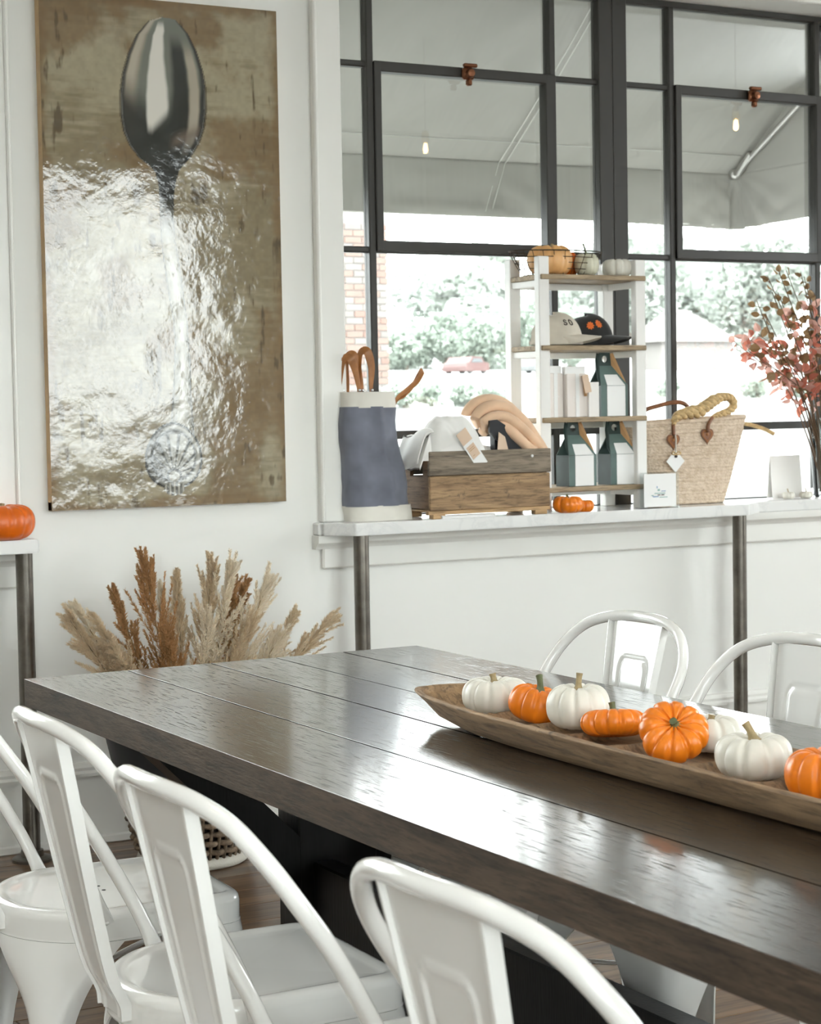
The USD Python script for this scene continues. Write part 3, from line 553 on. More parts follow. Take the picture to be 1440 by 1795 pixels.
def make_chair(label, loc, rot, group=None):
    c = thing('metal_chair', label, 'chair', loc, rot, group); m = M['chair']
    rings = []
    for off, z in ((0.012, 0.388), (0.004, 0.388), (0.004, 0.392), (0.0, 0.3935), (0.0, 0.396), (0.0015, 0.398), (0.0015, 0.432), (0.004, 0.442), (0.010, 0.448), (0.018, 0.450), (0.027, 0.4490), (0.033, 0.4460), (0.040, 0.4445), (0.06, 0.4435)):
        rings.append(np.column_stack([OUT - NRM * off, np.full(160, z)]))
    for f in (0.55, 0.3, 0.1): rings.append(np.column_stack([(OUT - NRM * 0.06) * f, np.full(160, 0.4430 - 0.001 * (1 - f))]))
    seat = obj('seat', stitch(rings, False, True), m, c, 50)
    for hx, hy in ((-0.012, 0.018), (-0.03, 0.0), (-0.012, -0.018)):
        obj('drain_slot', moved(lathe([(0.004, 0), (0.004, 0.0006)], 10), (hx, hy, 0.4423)), M['rubber'], seat)
    for cx, cy, bk in ((0.2, 0.19, 0), (0.2, -0.19, 0), (-0.165, 0.15, 1), (-0.165, -0.15, 1)): obj('leg', chair_leg((cx, cy), bk), m, c, 60)
    for s in (-1, 1): obj('cross_brace', sweep([(0.17, 0.165 * s, 0.29), (0, 0, 0.292 + 0.006 * s), (-0.15, -0.13 * s, 0.29)], 0.012, 8, ry=0.004), m, c, 40)
    half = [(-0.352, 0.0, 0.896), (-0.348, 0.06, 0.895), (-0.337, 0.118, 0.888), (-0.318, 0.178, 0.868), (-0.294, 0.220, 0.830), (-0.262, 0.241, 0.78), (-0.2, 0.245, 0.686), (-0.12, 0.233, 0.54), (-0.085, 0.228, 0.465), (-0.072, 0.2245, 0.430)]
    path = spline([(x, -y, z) for x, y, z in half[::-1]] + half[1:], 96); n = len(path)
    e = np.minimum(np.arange(n), n - 1 - np.arange(n)) / 6.0; fl = np.clip(e, 0, 1)
    obj('back_tube', sweep(path, 0.0062 + 0.0063 * fl, 14, ry=0.0125 + 0.004 * (1 - fl), up=(1, 0, 0)), m, c, 50)
    for s in (-1, 1): obj('bolt', ball(0.0065, (-0.0735, 0.2295 * s, 0.436), 2, (1, 0.6, 1)), m, c, True)
    # back plate: pressed panel with an arched bead and rolled side edges
    prof = spline([(-0.341, 0.884), (-0.318, 0.77), (-0.292, 0.64), (-0.266, 0.52), (-0.252, 0.47), (-0.240, 0.445), (-0.2315, 0.425), (-0.2300, 0.404)], 150); G = []
    for k, (x, z) in enumerate(prof):
        f = np.clip((z - 0.404) / 0.48, 0, 1); w = 0.058 + 0.042 * f ** 1.1
        row = []
        for u in np.concatenate([[-1, -1, -0.972, -0.945], np.linspace(-0.90, 0.90, 67), [0.945, 0.972, 1, 1]]):
            yv = u * w; dx = 0.0
            au = abs(u)
            if au > 0.955: dx = -0.0065
            # bead: sides at 0.56 of the half-width, arch at z 0.80
            zt = 0.806 - 0.028 * (max(0, au - 0.22) / 0.34) ** 2; q1, q2 = au * w - 0.56 * w, z - 0.800; cr0 = 0.022; d = (math.hypot(max(q1 + cr0, 0), max(q2 + cr0, 0)) + min(max(q1 + cr0, q2 + cr0), 0) - cr0) if au < 0.9 else 9
            dx -= 0.0034 * math.exp(-(d / 0.0042) ** 2)
            if d < 0: dx += 0.0006
            row.append((x + dx, yv, z))
        row[0] = (x + 0.013, row[0][1], z); row[-1] = (x + 0.013, row[-1][1], z)
        G.append(row)
    G = np.array(G)[:, ::-1]
    obj('back_panel', sheet(G, 0.0015), m, c, 55)
    return c
chair0 = make_chair('white metal chair at the far left, its curved back cut off by the picture edge', (1.291, 3.615, 0), -0.044)
dup(chair0, (1.296, 2.967, 0), -0.013, 'white metal chair in front of the table corner, second along the near side')
dup(chair0, (1.258, 2.375, 0), 0.02, 'white metal chair in the middle of the near side, overlapping the chair behind')
dup(chair0, (1.292, 1.714, 0), 0.049, 'nearest white metal chair at the bottom, right of the other near side chairs')
dup(chair0, (2.213, 3.568, 0), 3.157, 'white metal chair across the table, left of the pipe leg')
dup(chair0, (2.239, 3.002, 0), 3.189, 'white metal chair across the table, in front of the pipe leg at the right edge')

# ------------------------------------------------------------------ pumpkins
def pumpkin(R, H, ribs, seed=0, depth=0.07, dimple=0.22, lob=0.0):
    rg = np.random.default_rng(seed); na, nb = ribs * 12, 30; rings = []
    ph = rg.uniform(0, 6.28); jit = 1 + 0.05 * rg.standard_normal(ribs); jit = np.append(jit, jit[0])
    a = np.linspace(0, 2 * math.pi, na, endpoint=False); q = a * ribs / (2 * math.pi)
    groove = np.abs(np.cos(q * math.pi)) ** 9                              # 1 at each groove
    amp = np.interp(q % ribs, np.arange(ribs + 1), jit)
    for b in np.linspace(-0.5 * math.pi, 0.5 * math.pi, nb):
        rho = max(math.cos(b), 0.0) ** 0.62; z = math.sin(b)
        z = math.copysign(abs(z) ** 0.92, z)
        k = rho * (1 + 0.5 * (1 - rho))
        r = R * rho * (1 - depth * groove * min(1, rho * 1.6)) * (1 + (amp - 1) * rho) * (1 + lob * np.cos(2 * a + ph))
        zz = H / 2 * (z + 1) - (1 if z > 0 else -0.55) * dimple * H * np.exp(-(rho / 0.42) ** 2) * (1 if z > 0 else 1) * (0.85 + 0.3 * groove)
        zz = zz + (0.05 * H * groove * -1 if z > 0 else 0.0) * min(1, rho * 2)
        rings.append(np.stack([r * np.cos(a), r * np.sin(a), np.broadcast_to(zz, a.shape)], 1))
    v = stitch(rings); v.vertices[:, 2] -= v.vertices[:, 2].min(); return v
def stem(H, h, r, lean=0.3, az=0.0, dimple=0.22, curl=0.0):
    z0 = H * (1 - dimple) - 0.003; n = 14; t = np.linspace(0, 1, n)
    d = np.array([math.cos(az), math.sin(az), 0]); pts = np.array([[0, 0, z0]]) + np.outer(t, [0, 0, h]) + np.outer(h * (lean * t ** 1.6 + curl * t ** 4), d)
    rad = r * (1.9 * np.exp(-t * 6) + 0.85 + 0.25 * t ** 4)
    m = sweep(pts, rad, 10); v = m.vertices.reshape(-1, 3); return m
def put_pumpkin(name, label, cat_, loc, R, H, ribs, m, ms, sh, sr, lean, az, seed, group=None, rx=0.0, rz=0.0, **kw):
    t = thing(name, label, cat_, loc, 0, group); st = {k: kw.pop(k) for k in ('curl',) if k in kw}
    b = pumpkin(R, H, ribs, seed, **kw); s_ = stem(H, sh, sr, lean, az, kw.get('dimple', 0.22), **st)
    if rx:
        zmin = moved(b, (0, 0, 0), rz, rx).vertices[:, 2].min(); b, s_ = moved(b, (0, 0, -zmin), rz, rx), moved(s_, (0, 0, -zmin), rz, rx)
    obj('rind', b, m, t, True); obj('stem', s_, ms, t, 60); return t

# ------------------------------------------------------------------ long carved wooden bowl with its pumpkins
BX, BY, BL, BW, BZ = 1.905, 2.47, 0.905, 0.124, TZ + 0.0005
DIV = (3.105, 2.955, 2.83, 2.685, 2.48, 2.30)
def long_bowl():
    n = 420; a = np.linspace(0, 2 * math.pi, n, endpoint=False); ca, sa = np.cos(a), np.sin(a)
    def ring(hw, hl, z, e=3.6, wob=0.0, seed=0):
        x = hw * np.sign(ca) * np.abs(ca) ** (2 / 3.0); y = hl * np.sign(sa) * np.abs(sa) ** (2 / e)
        p = np.stack([x, y, np.broadcast_to(np.asarray(z, float), x.shape)], 1)
        if wob:
            nz = meshkit.fbm(np.stack([x * 14, y * 14, np.full(n, seed * 3.3)], 1), 3, seed) - 0.5
            p[:, 0] *= 1 + wob * nz; p[:, 2] += wob * 0.09 * nz
        return p
    # y runs over the outline too coarsely near the long sides: resample each ring evenly in arclength
    def even(p):
        q = np.vstack([p, p[:1]]); d = np.concatenate([[0], np.cumsum(np.linalg.norm(np.diff(q, axis=0), axis=1))]); s = np.linspace(0, d[-1], n, endpoint=False)
        return np.stack([np.interp(s, d, q[:, k]) for k in range(3)], 1)
    R = [even(ring(BW * 0.30, BL * 0.74, 0.0)), even(ring(BW * 0.50, BL * 0.80, 0.0)), even(ring(BW * 0.62, BL * 0.84, 0.003)), even(ring(BW * 0.82, BL * 0.92, 0.022, wob=0.10, seed=1)), even(ring(BW * 0.93, BL * 0.968, 0.046, wob=0.08, seed=2)), even(ring(BW * 0.995, BL * 0.995, 0.0575, wob=0.09, seed=3)), even(ring(BW, BL, 0.0605, wob=0.09, seed=3))]
    R.append(even(ring(BW * 0.965, BL * 0.992, 0.0625, wob=0.09, seed=4))); R.append(even(ring(BW * 0.90, BL * 0.980, 0.0615, wob=0.10, seed=5)))
    for f in (0.87, 0.82, 0.74, 0.62, 0.46, 0.28, 0.10):
        p = even(ring(BW * f, BL * (0.94 + 0.045 * f), 0.0)); yy = p[:, 1] + BY; d = np.min(np.abs(yy[:, None] - np.array(DIV)[None]), axis=1)
        deep = 0.026 + 0.035 * (f / 0.9) ** 4; ridge = 0.024 * np.exp(-(d / 0.013) ** 2) * (0.62 + 0.38 * f)
        p[:, 2] = np.maximum(deep, 0.026 + ridge); p[:, 2] += 0.003 * (meshkit.fbm(np.stack([p[:, 0] * 30, p[:, 1] * 30, np.zeros(n)], 1), 3, 7) - 0.5)
        R.append(p)
    m = stitch(R, True, False)
    # close the valley line
    k = len(R) - 1; base = k * n; F = [[base + i, base + (i + 1) % n, base + (n - i - 2) % n] for i in range(n)]
    L = R[-1]; c = np.stack([np.zeros(n), L[:, 1], L[:, 2]], 1); V = np.vstack([m.vertices, c]); o = len(m.vertices); i = np.arange(n); j = (i + 1) % n
    F = np.vstack([m.faces, np.stack([base + i, base + j, o + j], 1), np.stack([base + i, o + j, o + i], 1)])
    m = trimesh.Trimesh(V, F, process=False); m.fix_normals(); return m
bowl = solo('dough_bowl', moved(long_bowl(), (BX, BY, BZ)), M['bowl'], 'long hand-carved wooden trough holding small pumpkins along the table', 'bowl', smooth=50)
FZ = BZ + 0.016
put_pumpkin('pumpkin', 'squat white pumpkin at the far left end of the wooden trough', 'pumpkin', (1.925, 3.172, 0.7895), 0.0655, 0.075, 11, M['whiterind'], M['stem'], 0.020, 0.0065, 0.2, 2.0, 21, 'pumpkins in the trough', depth=0.05)
put_pumpkin('pumpkin', 'orange pumpkin with green stem between the two white pumpkins', 'pumpkin', (1.922, 3.030, 0.7865), 0.052, 0.072, 10, M['orange'], M['greenstem'], 0.030, 0.006, 0.5, 0.7, 22, 'pumpkins in the trough', rx=0.25, rz=0.9)
put_pumpkin('pumpkin', 'round white pumpkin with a tall tan stem, third in the trough', 'pumpkin', (1.930, 2.890, 0.800), 0.0585, 0.085, 11, M['whiterind'], M['stem'], 0.034, 0.0058, 0.1, 0.0, 23, 'pumpkins in the trough', depth=0.045)
put_pumpkin('pumpkin', 'flat orange pumpkin with shiny ribs leaning low behind the rim', 'pumpkin', (1.925, 2.772, 0.793), 0.0585, 0.052, 13, M['orange'], M['greenstem'], 0.022, 0.006, 0.1, 3.0, 24, 'pumpkins in the trough', depth=0.09, rx=-0.22, rz=-0.5)
put_pumpkin('pumpkin', 'ribbed orange pumpkin tipped forward so its stem faces us', 'pumpkin', (1.918, 2.588, 0.788), 0.0575, 0.062, 11, M['orange'], M['greenstem'], 0.012, 0.006, 0.2, 3.6, 25, 'pumpkins in the trough', depth=0.075, rx=0.75, rz=-0.62)
put_pumpkin('pumpkin', 'white pumpkin mostly hidden behind the tipped orange one', 'pumpkin', (1.992, 2.585, 0.797), 0.052, 0.064, 10, M['whiterind'], M['stem'], 0.012, 0.006, 0.2, 0.0, 26, 'pumpkins in the trough')
put_pumpkin('pumpkin', 'wide white pumpkin with a lobed body, right of the tipped orange one', 'pumpkin', (1.908, 2.368, 0.795), 0.064, 0.074, 10, M['whiterind'], M['stem'], 0.030, 0.0065, 0.45, 2.3, 27, 'pumpkins in the trough', depth=0.07, lob=0.04)
put_pumpkin('pumpkin', 'orange pumpkin cut by the right picture edge', 'pumpkin', (1.912, 2.205, 0.786), 0.060, 0.084, 10, M['orange'], M['greenstem'], 0.015, 0.006, 0.2, 1.0, 28, 'pumpkins in the trough')
put_pumpkin('pumpkin', 'large glossy orange pumpkin on the marble counter at the left edge', 'pumpkin', (1.764, 5.795, 0.995), 0.104, 0.118, 12, M['orange2'], M['stem'], 0.012, 0.009, 0.2, 1.0, 29, depth=0.03, dimple=0.14)
put_pumpkin('pumpkin', 'small orange pumpkin between the crate and the white shelf', 'pumpkin', (3.812, 5.757, 0.995), 0.052, 0.066, 9, M['orange'], M['greenstem'], 0.016, 0.004, 0.4, 2.0, 30, 'mini pumpkins by the crate')
put_pumpkin('pumpkin', 'tiny orange pumpkin tucked to the right of the small one', 'pumpkin', (3.890, 5.772, 0.995), 0.037, 0.047, 9, M['orange'], M['greenstem'], 0.006, 0.003, 0.2, 2.0, 31, 'mini pumpkins by the crate')
# ---- P3

# ------------------------------------------------------------------ things on the counter, from the left
CT = 0.9955
def soft_box(levels, n=64, e=3.2, wr=0.004, seed=0, f=16):
    """levels: (z, cx, cy, half-width, half-depth); a soft rectangular loft with wrinkles."""
    a = np.linspace(0, 2 * math.pi, n, endpoint=False); R = []
    for z, cx, cy, hw, hd in levels:
        x = hw * np.sign(np.cos(a)) * np.abs(np.cos(a)) ** (2 / e); y = hd * np.sign(np.sin(a)) * np.abs(np.sin(a)) ** (2 / e)
        q = np.stack([x * f, y * f, np.full(n, z * f * 0.6)], 1); k = 1 + wr / max(hw, 0.02) * 2 * (meshkit.fbm(q, 3, seed) - 0.5)
        R.append(np.stack([cx + x * k, cy + y * k * (1 + 0.5 * (k - 1)), np.full(n, z)], 1))
    return R
TOTE = [(0.0, 0.118, 0.0, 0.121, 0.072), (0.055, 0.112, 0.0, 0.121, 0.070), (0.15, 0.100, 0.0, 0.114, 0.064), (0.26, 0.092, 0.0, 0.106, 0.056), (0.36, 0.087, 0.0, 0.100, 0.050), (0.385, 0.086, 0.0, 0.099, 0.049), (0.438, 0.085, 0.0, 0.097, 0.048)]
def tote_levels(z0, z1, k, grow=0.0):
    T = np.array(TOTE); out = []
    for z in np.linspace(z0, z1, k): out.append((z, *[np.interp(z, T[:, 0], T[:, c]) + (grow if c > 2 else 0) for c in (1, 2, 3, 4)]))
    return out
tote = thing('tote_bag', 'tall grey-blue canvas tote with cream bands and tan handles, beside the window casing', 'bag', (2.985, 5.872, CT))
body = stitch(soft_box(tote_levels(0.05, 0.388, 40), 96, wr=0.016, seed=3, f=11), False, False); body.vertices[:, 1] -= 0.010 * np.exp(-((body.vertices[:, 0] - 0.12 - 0.12 * (0.25 - body.vertices[:, 2])) / 0.02) ** 2) * (body.vertices[:, 1] < 0)
obj('bag_body', body, M['denim'], tote, True)
R = soft_box(tote_levels(0.0, 0.052, 8, 0.002), 96, wr=0.006, seed=4); obj('base_band', stitch(R, True, False), M['cream'], tote, 50)
R = soft_box(tote_levels(0.384, 0.438, 8, 0.0015), 96, wr=0.008, seed=5); inner = [r * np.array([0.965, 0.94, 1]) + np.array([0.003, 0, 0]) for r in R[::-1][:5]]
obj('top_band', stitch(R + inner, False, False), M['cream'], tote, 50)
def strap(pts, w, t, n=40, up=(0, 1, 0)): return sweep(spline(pts, n), w, 8, ry=t, up=up)
for k, (bx, by, tx, tz, ex, lean) in enumerate(((0.005, 0.015, -0.008, 0.553, -0.012, 0.010), (0.052, -0.012, 0.020, 0.556, -0.006, 0.0), (0.078, 0.016, 0.048, 0.566, 0.036, -0.015), (0.100, -0.012, 0.085, 0.578, 0.066, 0.0))):
    p = [(bx, by, 0.425), (bx - 0.002, by, 0.46), (tx + 0.014, by - 0.004, 0.52), (tx, by - 0.006, tz - 0.006), (tx - 0.012, by + 0.006, tz), (tx - 0.020, by + 0.016, tz - 0.02), (ex, by + 0.024, 0.47), (ex, by + 0.024, 0.425)]
    h = obj('handle', strap(p, np.interp(np.linspace(0, 1, 40), [0, 0.12, 0.35, 0.6, 0.88, 1], [0.005, 0.007, 0.0145, 0.0145, 0.007, 0.005]), 0.0022, up=(0.15, 1, 0)), M['leather'], tote, 50, 'tan leather handle')
    obj('rivet', ball(0.006, (bx, by - 0.004, 0.444), 1), M['chrome'], h, True)

# reclaimed wood crate
cr = thing('wooden_crate', 'small crate of grey and tan reclaimed boards beside the blue tote', 'crate', (3.243, 5.747, CT))
CW, CD = 0.488, 0.20
obj('front_board', rbox(0, CW, 0, 0.014, 0.028, 0.146, 0.003), M['crate_tan'], cr)
fb = rbox(-0.002, CW + 0.004, -0.002, 0.013, 0.148, 0.231, 0.003); obj('front_board', fb, M['crate_grey'], cr, label='weathered grey upper board')
obj('nail', moved(lathe([(0.0055, 0), (0.0045, 0.002)], 10), (CW - 0.075, -0.002, 0.206), rx=math.pi / 2), M['paper'], cr)
obj('back_board', rbox(0, CW, CD - 0.014, CD, 0.028, 0.146, 0.003), M['crate_tan'], cr); obj('back_board', rbox(0, CW, CD - 0.014, CD, 0.148, 0.229, 0.003), M['crate_grey'], cr)
for x in (0.004, CW - 0.018):
    hole = Polygon([(0.015, 0.03), (CD - 0.015, 0.03), (CD - 0.015, 0.226), (0.015, 0.226)]).difference(Polygon([(0.055, 0.145), (CD - 0.055, 0.145), (CD - 0.055, 0.185), (0.055, 0.185)]))
    e = trimesh.creation.extrude_polygon(hole, 0.014, engine='earcut'); v = e.vertices.copy(); e.vertices = np.stack([x + v[:, 2], v[:, 0], v[:, 1]], 1); obj('end_board', e, M['crate_end'], cr)
obj('bottom_board', rbox(0.004, CW - 0.004, 0.014, CD - 0.014, 0.024, 0.036, 0.002), M['crate_pine'], cr)
obj('rail', rbox(-0.006, CW + 0.002, 0.004, 0.022, 0.014, 0.028, 0.002), M['crate_pine'], cr); obj('rail', rbox(-0.006, CW + 0.002, CD - 0.022, CD - 0.004, 0.014, 0.028, 0.002), M['crate_pine'], cr)
for x in (0.012, CW - 0.062):
    for y in (0.002, CD - 0.032): obj('foot', rbox(x, x + 0.05, y, y + 0.03, 0.0, 0.016, 0.002), M['crate_pine'], cr)

# white cloth bag heaped in the crate, its tag hanging over the front
def heap(nx, ny, x0, x1, y0, y1, top, seed, amp, f=18, base=0.0):
    X, Y = np.meshgrid(np.linspace(x0, x1, nx), np.linspace(y0, y1, ny)); Z = top(X, Y)
    p = np.stack([X * f, Y * f, np.full_like(X, seed)], -1); r = 1 - np.abs(2 * meshkit.fbm(p, 3, seed) - 1)
    return np.stack([X, Y, Z + amp * (r - 0.6)], -1)
def white_top(X, Y):
    u = (X - 3.25) / 0.34; v = (Y - 5.885) / 0.095
    h = 0.345 * np.exp(-((u - 0.44) / 0.44) ** 4) * (1 - 0.45 * np.clip(np.abs(v) - 0.2, 0, 1) ** 1.5) + 0.0
    h = np.maximum(h, 0.245 - 0.05 * np.abs(v)); h = np.where(u < 0.08, 0.295 - 0.9 * (0.08 - u), h)
    return CT + h - 0.04 * np.clip(u - 0.75, 0, 1)
wc = thing('white_cloth_bag', 'crumpled white cotton bag stuffed in the wooden crate with a printed tag', 'bag', (-0.025, -0.043, 0))
G = heap(60, 36, 3.232, 3.585, 5.792, 5.982, white_top, 5, 0.022)
B = G.copy(); B[..., 2] = np.minimum(G[..., 2] - 0.01, CT + 0.20)
m_ = sheet(G[::-1], 0.01, back=B[::-1]); m_.fix_normals(); obj('cloth', m_, M['whitecloth'], wc, True)
G2 = np.array([[(3.292 - 0.066 * math.sin(1.5 * v) + 0.004 * math.sin(9 * u), 5.800 + 0.16 * u + 0.006 * math.sin(7 * v), CT + 0.300 - 0.118 * v ** 1.6 + 0.012 * math.sin(5 * u + 2 * v)) for u in np.linspace(0, 1, 20)] for v in np.linspace(0, 1, 16)])
fl = sheet(G2, 0.006); fl.fix_normals(); obj('cloth_fold', fl, M['whitecloth'], wc, True)
hp = [(3.200, 5.93, CT + 0.385), (3.222, 5.925, CT + 0.418), (3.262, 5.92, CT + 0.447), (3.296, 5.915, CT + 0.475), (3.314, 5.91, CT + 0.508), (3.316, 5.93, CT + 0.500), (3.300, 5.945, CT + 0.465), (3.262, 5.95, CT + 0.425), (3.225, 5.95, CT + 0.40), (3.215, 5.95, CT + 0.33)]
obj('handle', strap(hp, np.interp(np.linspace(0, 1, 48), [0, 0.3, 0.6, 1], [0.004, 0.011, 0.011, 0.005]), 0.0025, 48, up=(0, 1, 0.25)), M['leather'], wc, 50, 'tan leather handle curving up')
tg = thing('hang_tag', 'white and kraft paper tag with a small print, hanging over the front of the crate', 'tag', (3.360, 5.734, CT + 0.293), 0)
TA = math.radians(-38)
def tagpiece(x0, x1, z0, z1, t0, t1):
    b = box(x0, x1, t0, t1, z0, z1); b.apply_transform(trimesh.transformations.rotation_matrix(TA, [0, 1, 0], [0, 0, 0])); b.apply_transform(trimesh.transformations.rotation_matrix(math.radians(6), [1, 0, 0], [0, 0, 0])); return b
TA = math.radians(38) * -1
obj('card', tagpiece(-0.020, 0.026, -0.150, 0.0, 0, 0.0012), M['paper'], tg); obj('kraft_card', tagpiece(-0.019, 0.025, -0.045, 0.004, -0.0012, 0.0), M['pinkkraft'], tg)
obj('kraft_print', tagpiece(-0.014, 0.020, -0.108, -0.058, -0.001, 0.0), M['pinkkraft'], tg); 
for z in (-0.068, -0.075, -0.096): obj('print_line', tagpiece(-0.008, 0.014 if z > -0.09 else 0.0, z - 0.0018, z, -0.0016, -0.001), M['kraft'], tg)

# peach knit scarf folded over the crate, on top of a black leather pouch
def peach():
    C0 = np.array([(3.512, 5.90, CT + 0.338), (3.545, 5.895, CT + 0.362), (3.596, 5.885, CT + 0.358), (3.648, 5.87, CT + 0.318), (3.694, 5.862, CT + 0.270), (3.730, 5.86, CT + 0.238)]); ms = []
    for k, (off, dy, r, sh) in enumerate(((-0.052, 0.0, 0.026, 0.0), (-0.024, -0.034, 0.027, 0.004), (0.008, -0.040, 0.026, 0.0), (0.036, -0.022, 0.027, 0.006), (0.050, 0.012, 0.026, 0.0), (0.0, 0.012, 0.040, 0.0))):
        P = spline(C0, 40); t = np.linspace(0, 1, 40); T = np.gradient(P, axis=0); T /= np.linalg.norm(T, axis=1, keepdims=True); side = np.stack([-T[:, 2], 0 * t, T[:, 0]], 1)
        wv = off * (0.80 + 0.35 * np.sin(math.pi * t)) * (1 - 0.30 * t) + 0.008 * np.sin(5 * t + 1.7 * k)
        P = P + side * wv[:, None] + np.array([0, 1, 0]) * (dy + 0.008 * np.sin(4 * t + 2.1 * k))[:, None]
        if k == 3: P = np.vstack([P, spline([P[-1], P[-1] + [0.012, -0.004, -0.022], P[-1] + [-0.008, -0.02, -0.034], P[-1] + [-0.038, -0.022, -0.012]], 10)[1:]])
        rr2 = r * 0.86 * (0.86 + 0.22 * np.sin(math.pi * np.linspace(0.08, 0.95, len(P))) + 0.05 * np.sin(np.linspace(0, 13, len(P)) + k))
        ms.append(sweep(P, rr2, 16, ry=rr2 * 0.85))
    return cat(ms)
solo('scarf', moved(peach(), (-0.016, -0.040, -0.018)), M['peachcloth'], 'peach knit scarf folded in thick rolls at the right end of the crate', 'scarf', smooth=True)
sc = [(0.02 + 0.0042 * math.cos(t * 2.2), t) for t in np.linspace(0, 9, 40)]
pouch = thing('leather_pouch', 'black leather pouch with a scalloped edge under the peach scarf', 'pouch', (-0.025, -0.043, 0))
edge = [(x, 0.318 - 0.62 * (x - 3.53) + 0.006 * abs(math.sin((x - 3.53) * 120))) for x in np.linspace(3.53, 3.70, 60)]
obj('flap', prism(Polygon([(x, CT + z - 0.028 - 0.02 * math.sin((x - 3.53) / 0.17 * math.pi)) for x, z in edge] + [(3.70, CT + 0.245), (3.62, CT + 0.300), (3.56, CT + 0.335), (3.53, CT + 0.332)]).buffer(0), 5.822, 5.834), M['bleather'], pouch)
obj('pouch_body', prism(Polygon([(3.56, CT + 0.15), (3.71, CT + 0.15), (3.70, CT + 0.225), (3.60, CT + 0.272), (3.555, CT + 0.29)]), 5.834, 5.866), M['bleather'], pouch)
solo('kraft_tag', prism(Polygon([(3.528, CT + 0.215), (3.577, CT + 0.215), (3.560, CT + 0.275), (3.535, CT + 0.292)]), 5.769, 5.771), M['pinkkraft'], 'kraft paper tag tucked between the white bag and the black pouch', 'tag')
bk = thing('booklet', 'flat white booklet lying in front of the crate', 'booklet', (3.285, 5.7395, CT))
obj('cover', rbox(0, 0.215, 0, 0.040, 0.0, 0.0012, 0.0004), M['paper'], bk); obj('pages', rbox(0.002, 0.213, 0.001, 0.040, 0.0012, 0.0095, 0.0006), M['paper'], bk); obj('cover', rbox(0, 0.215, 0, 0.040, 0.0095, 0.0107, 0.0004), M['paper'], bk)

# ------------------------------------------------------------------ white display shelf and what stands on it
SX0, SX1, SY0, SY1 = 3.7385, 4.200, 5.815, 6.054
sh_ = lambda x, y, z: (x * 1.0048, y + 0.022, z)
shf = thing('display_shelf', 'narrow chipped white display shelf with four plain wood boards', 'shelf', (0, 0, 0))
for x, y, hh in ((SX0, SY0, 0.91), (SX1 - 0.044, SY0, 0.905), (SX0 + 0.004, SY1 - 0.04, 0.912), (SX1 - 0.048, SY1 - 0.04, 0.905)):
    obj('post', rbox(x, x + 0.044, y, y + 0.032 if y < 5.95 else y + 0.04, CT, CT + hh, 0.0025), M['shelf_white'], shf)
LEV = (1.842, 1.590, 1.333, 1.083)
for z in LEV:
    obj('shelf_board', rbox(SX0 + 0.006, SX1 - 0.004, SY0 - 0.010, SY1 + 0.004, z - 0.018, z, 0.002), M['shelf_wood'], shf)
    obj('rail', rbox(SX0 + 0.006, SX1 - 0.006, SY1 - 0.03, SY1 - 0.012, z - 0.042, z - 0.0185, 0.002), M['shelf_white'], shf)
for z in LEV:
    for x in (SX0 + 0.012, SX1 - 0.030): obj('side_rail', rbox(x, x + 0.018, SY0 + 0.03, SY1 - 0.04, z - 0.042, z - 0.0185, 0.002), M['shelf_white'], shf)

# wire basket with its three pumpkins, and the cream pumpkin beside it
wb = thing('wire_basket', 'oval dark wire basket on the top board of the white shelf', 'basket', sh_(3.866, 5.905, LEV[0]))
def oval(hw, hd, z, n=40): a = np.linspace(0, 2 * math.pi, n, endpoint=False); return np.stack([hw * np.cos(a), hd * np.sin(a), np.full(n, z)], 1)
prof = [(0.0, 0.134, 0.070), (0.022, 0.154, 0.082), (0.044, 0.168, 0.089), (0.064, 0.180, 0.095), (0.086, 0.190, 0.099)]
for k, (z, hw, hd) in enumerate(prof): obj('ring', sweep(oval(hw, hd, z + 0.002), 0.0024 if k == 4 else 0.0014, 6, closed=True), M['wire'], wb, True)
wires = []
for a in np.linspace(0, 2 * math.pi, 26, endpoint=False): wires.append(sweep([(h * math.cos(a), d * math.sin(a), z + 0.002) for z, h, d in prof], 0.0012, 5))
for s in np.linspace(-0.1, 0.1, 6): wires.append(sweep([(s, -0.055, 0.002), (s, 0.055, 0.002)], 0.0012, 5))
obj('wire_lattice', cat(wires), M['wire'], wb)
put_pumpkin('pumpkin', 'pale orange pumpkin, the largest in the wire basket', 'pumpkin', sh_(3.830, 5.885, LEV[0] + 0.004), 0.083, 0.118, 9, M['peachrind'], M['stem'], 0.020, 0.006, 0.6, 0.3, 41, 'pumpkins in the wire basket', depth=0.05)
put_pumpkin('pumpkin', 'deep orange pumpkin half hidden at the back of the wire basket', 'pumpkin', sh_(3.935, 5.945, LEV[0] + 0.004), 0.050, 0.098, 9, M['orange2'], M['greenstem'], 0.02, 0.004, 0.5, 0.4, 42, 'pumpkins in the wire basket')
put_pumpkin('pumpkin', 'pale green pumpkin with a long upright stem in the wire basket', 'pumpkin', sh_(3.974, 5.868, LEV[0] + 0.004), 0.046, 0.088, 8, M['greenrind'], M['greenstem'], 0.05, 0.0036, 0.25, 2.7, 43, 'pumpkins in the wire basket', depth=0.05)
put_pumpkin('pumpkin', 'cream pumpkin standing alone at the right end of the top shelf', 'pumpkin', sh_(4.104, 5.862, LEV[0]), 0.056, 0.073, 8, M['whiterind'], M['stem'], 0.012, 0.005, 0.5, 2.5, 44, depth=0.11, dimple=0.26)

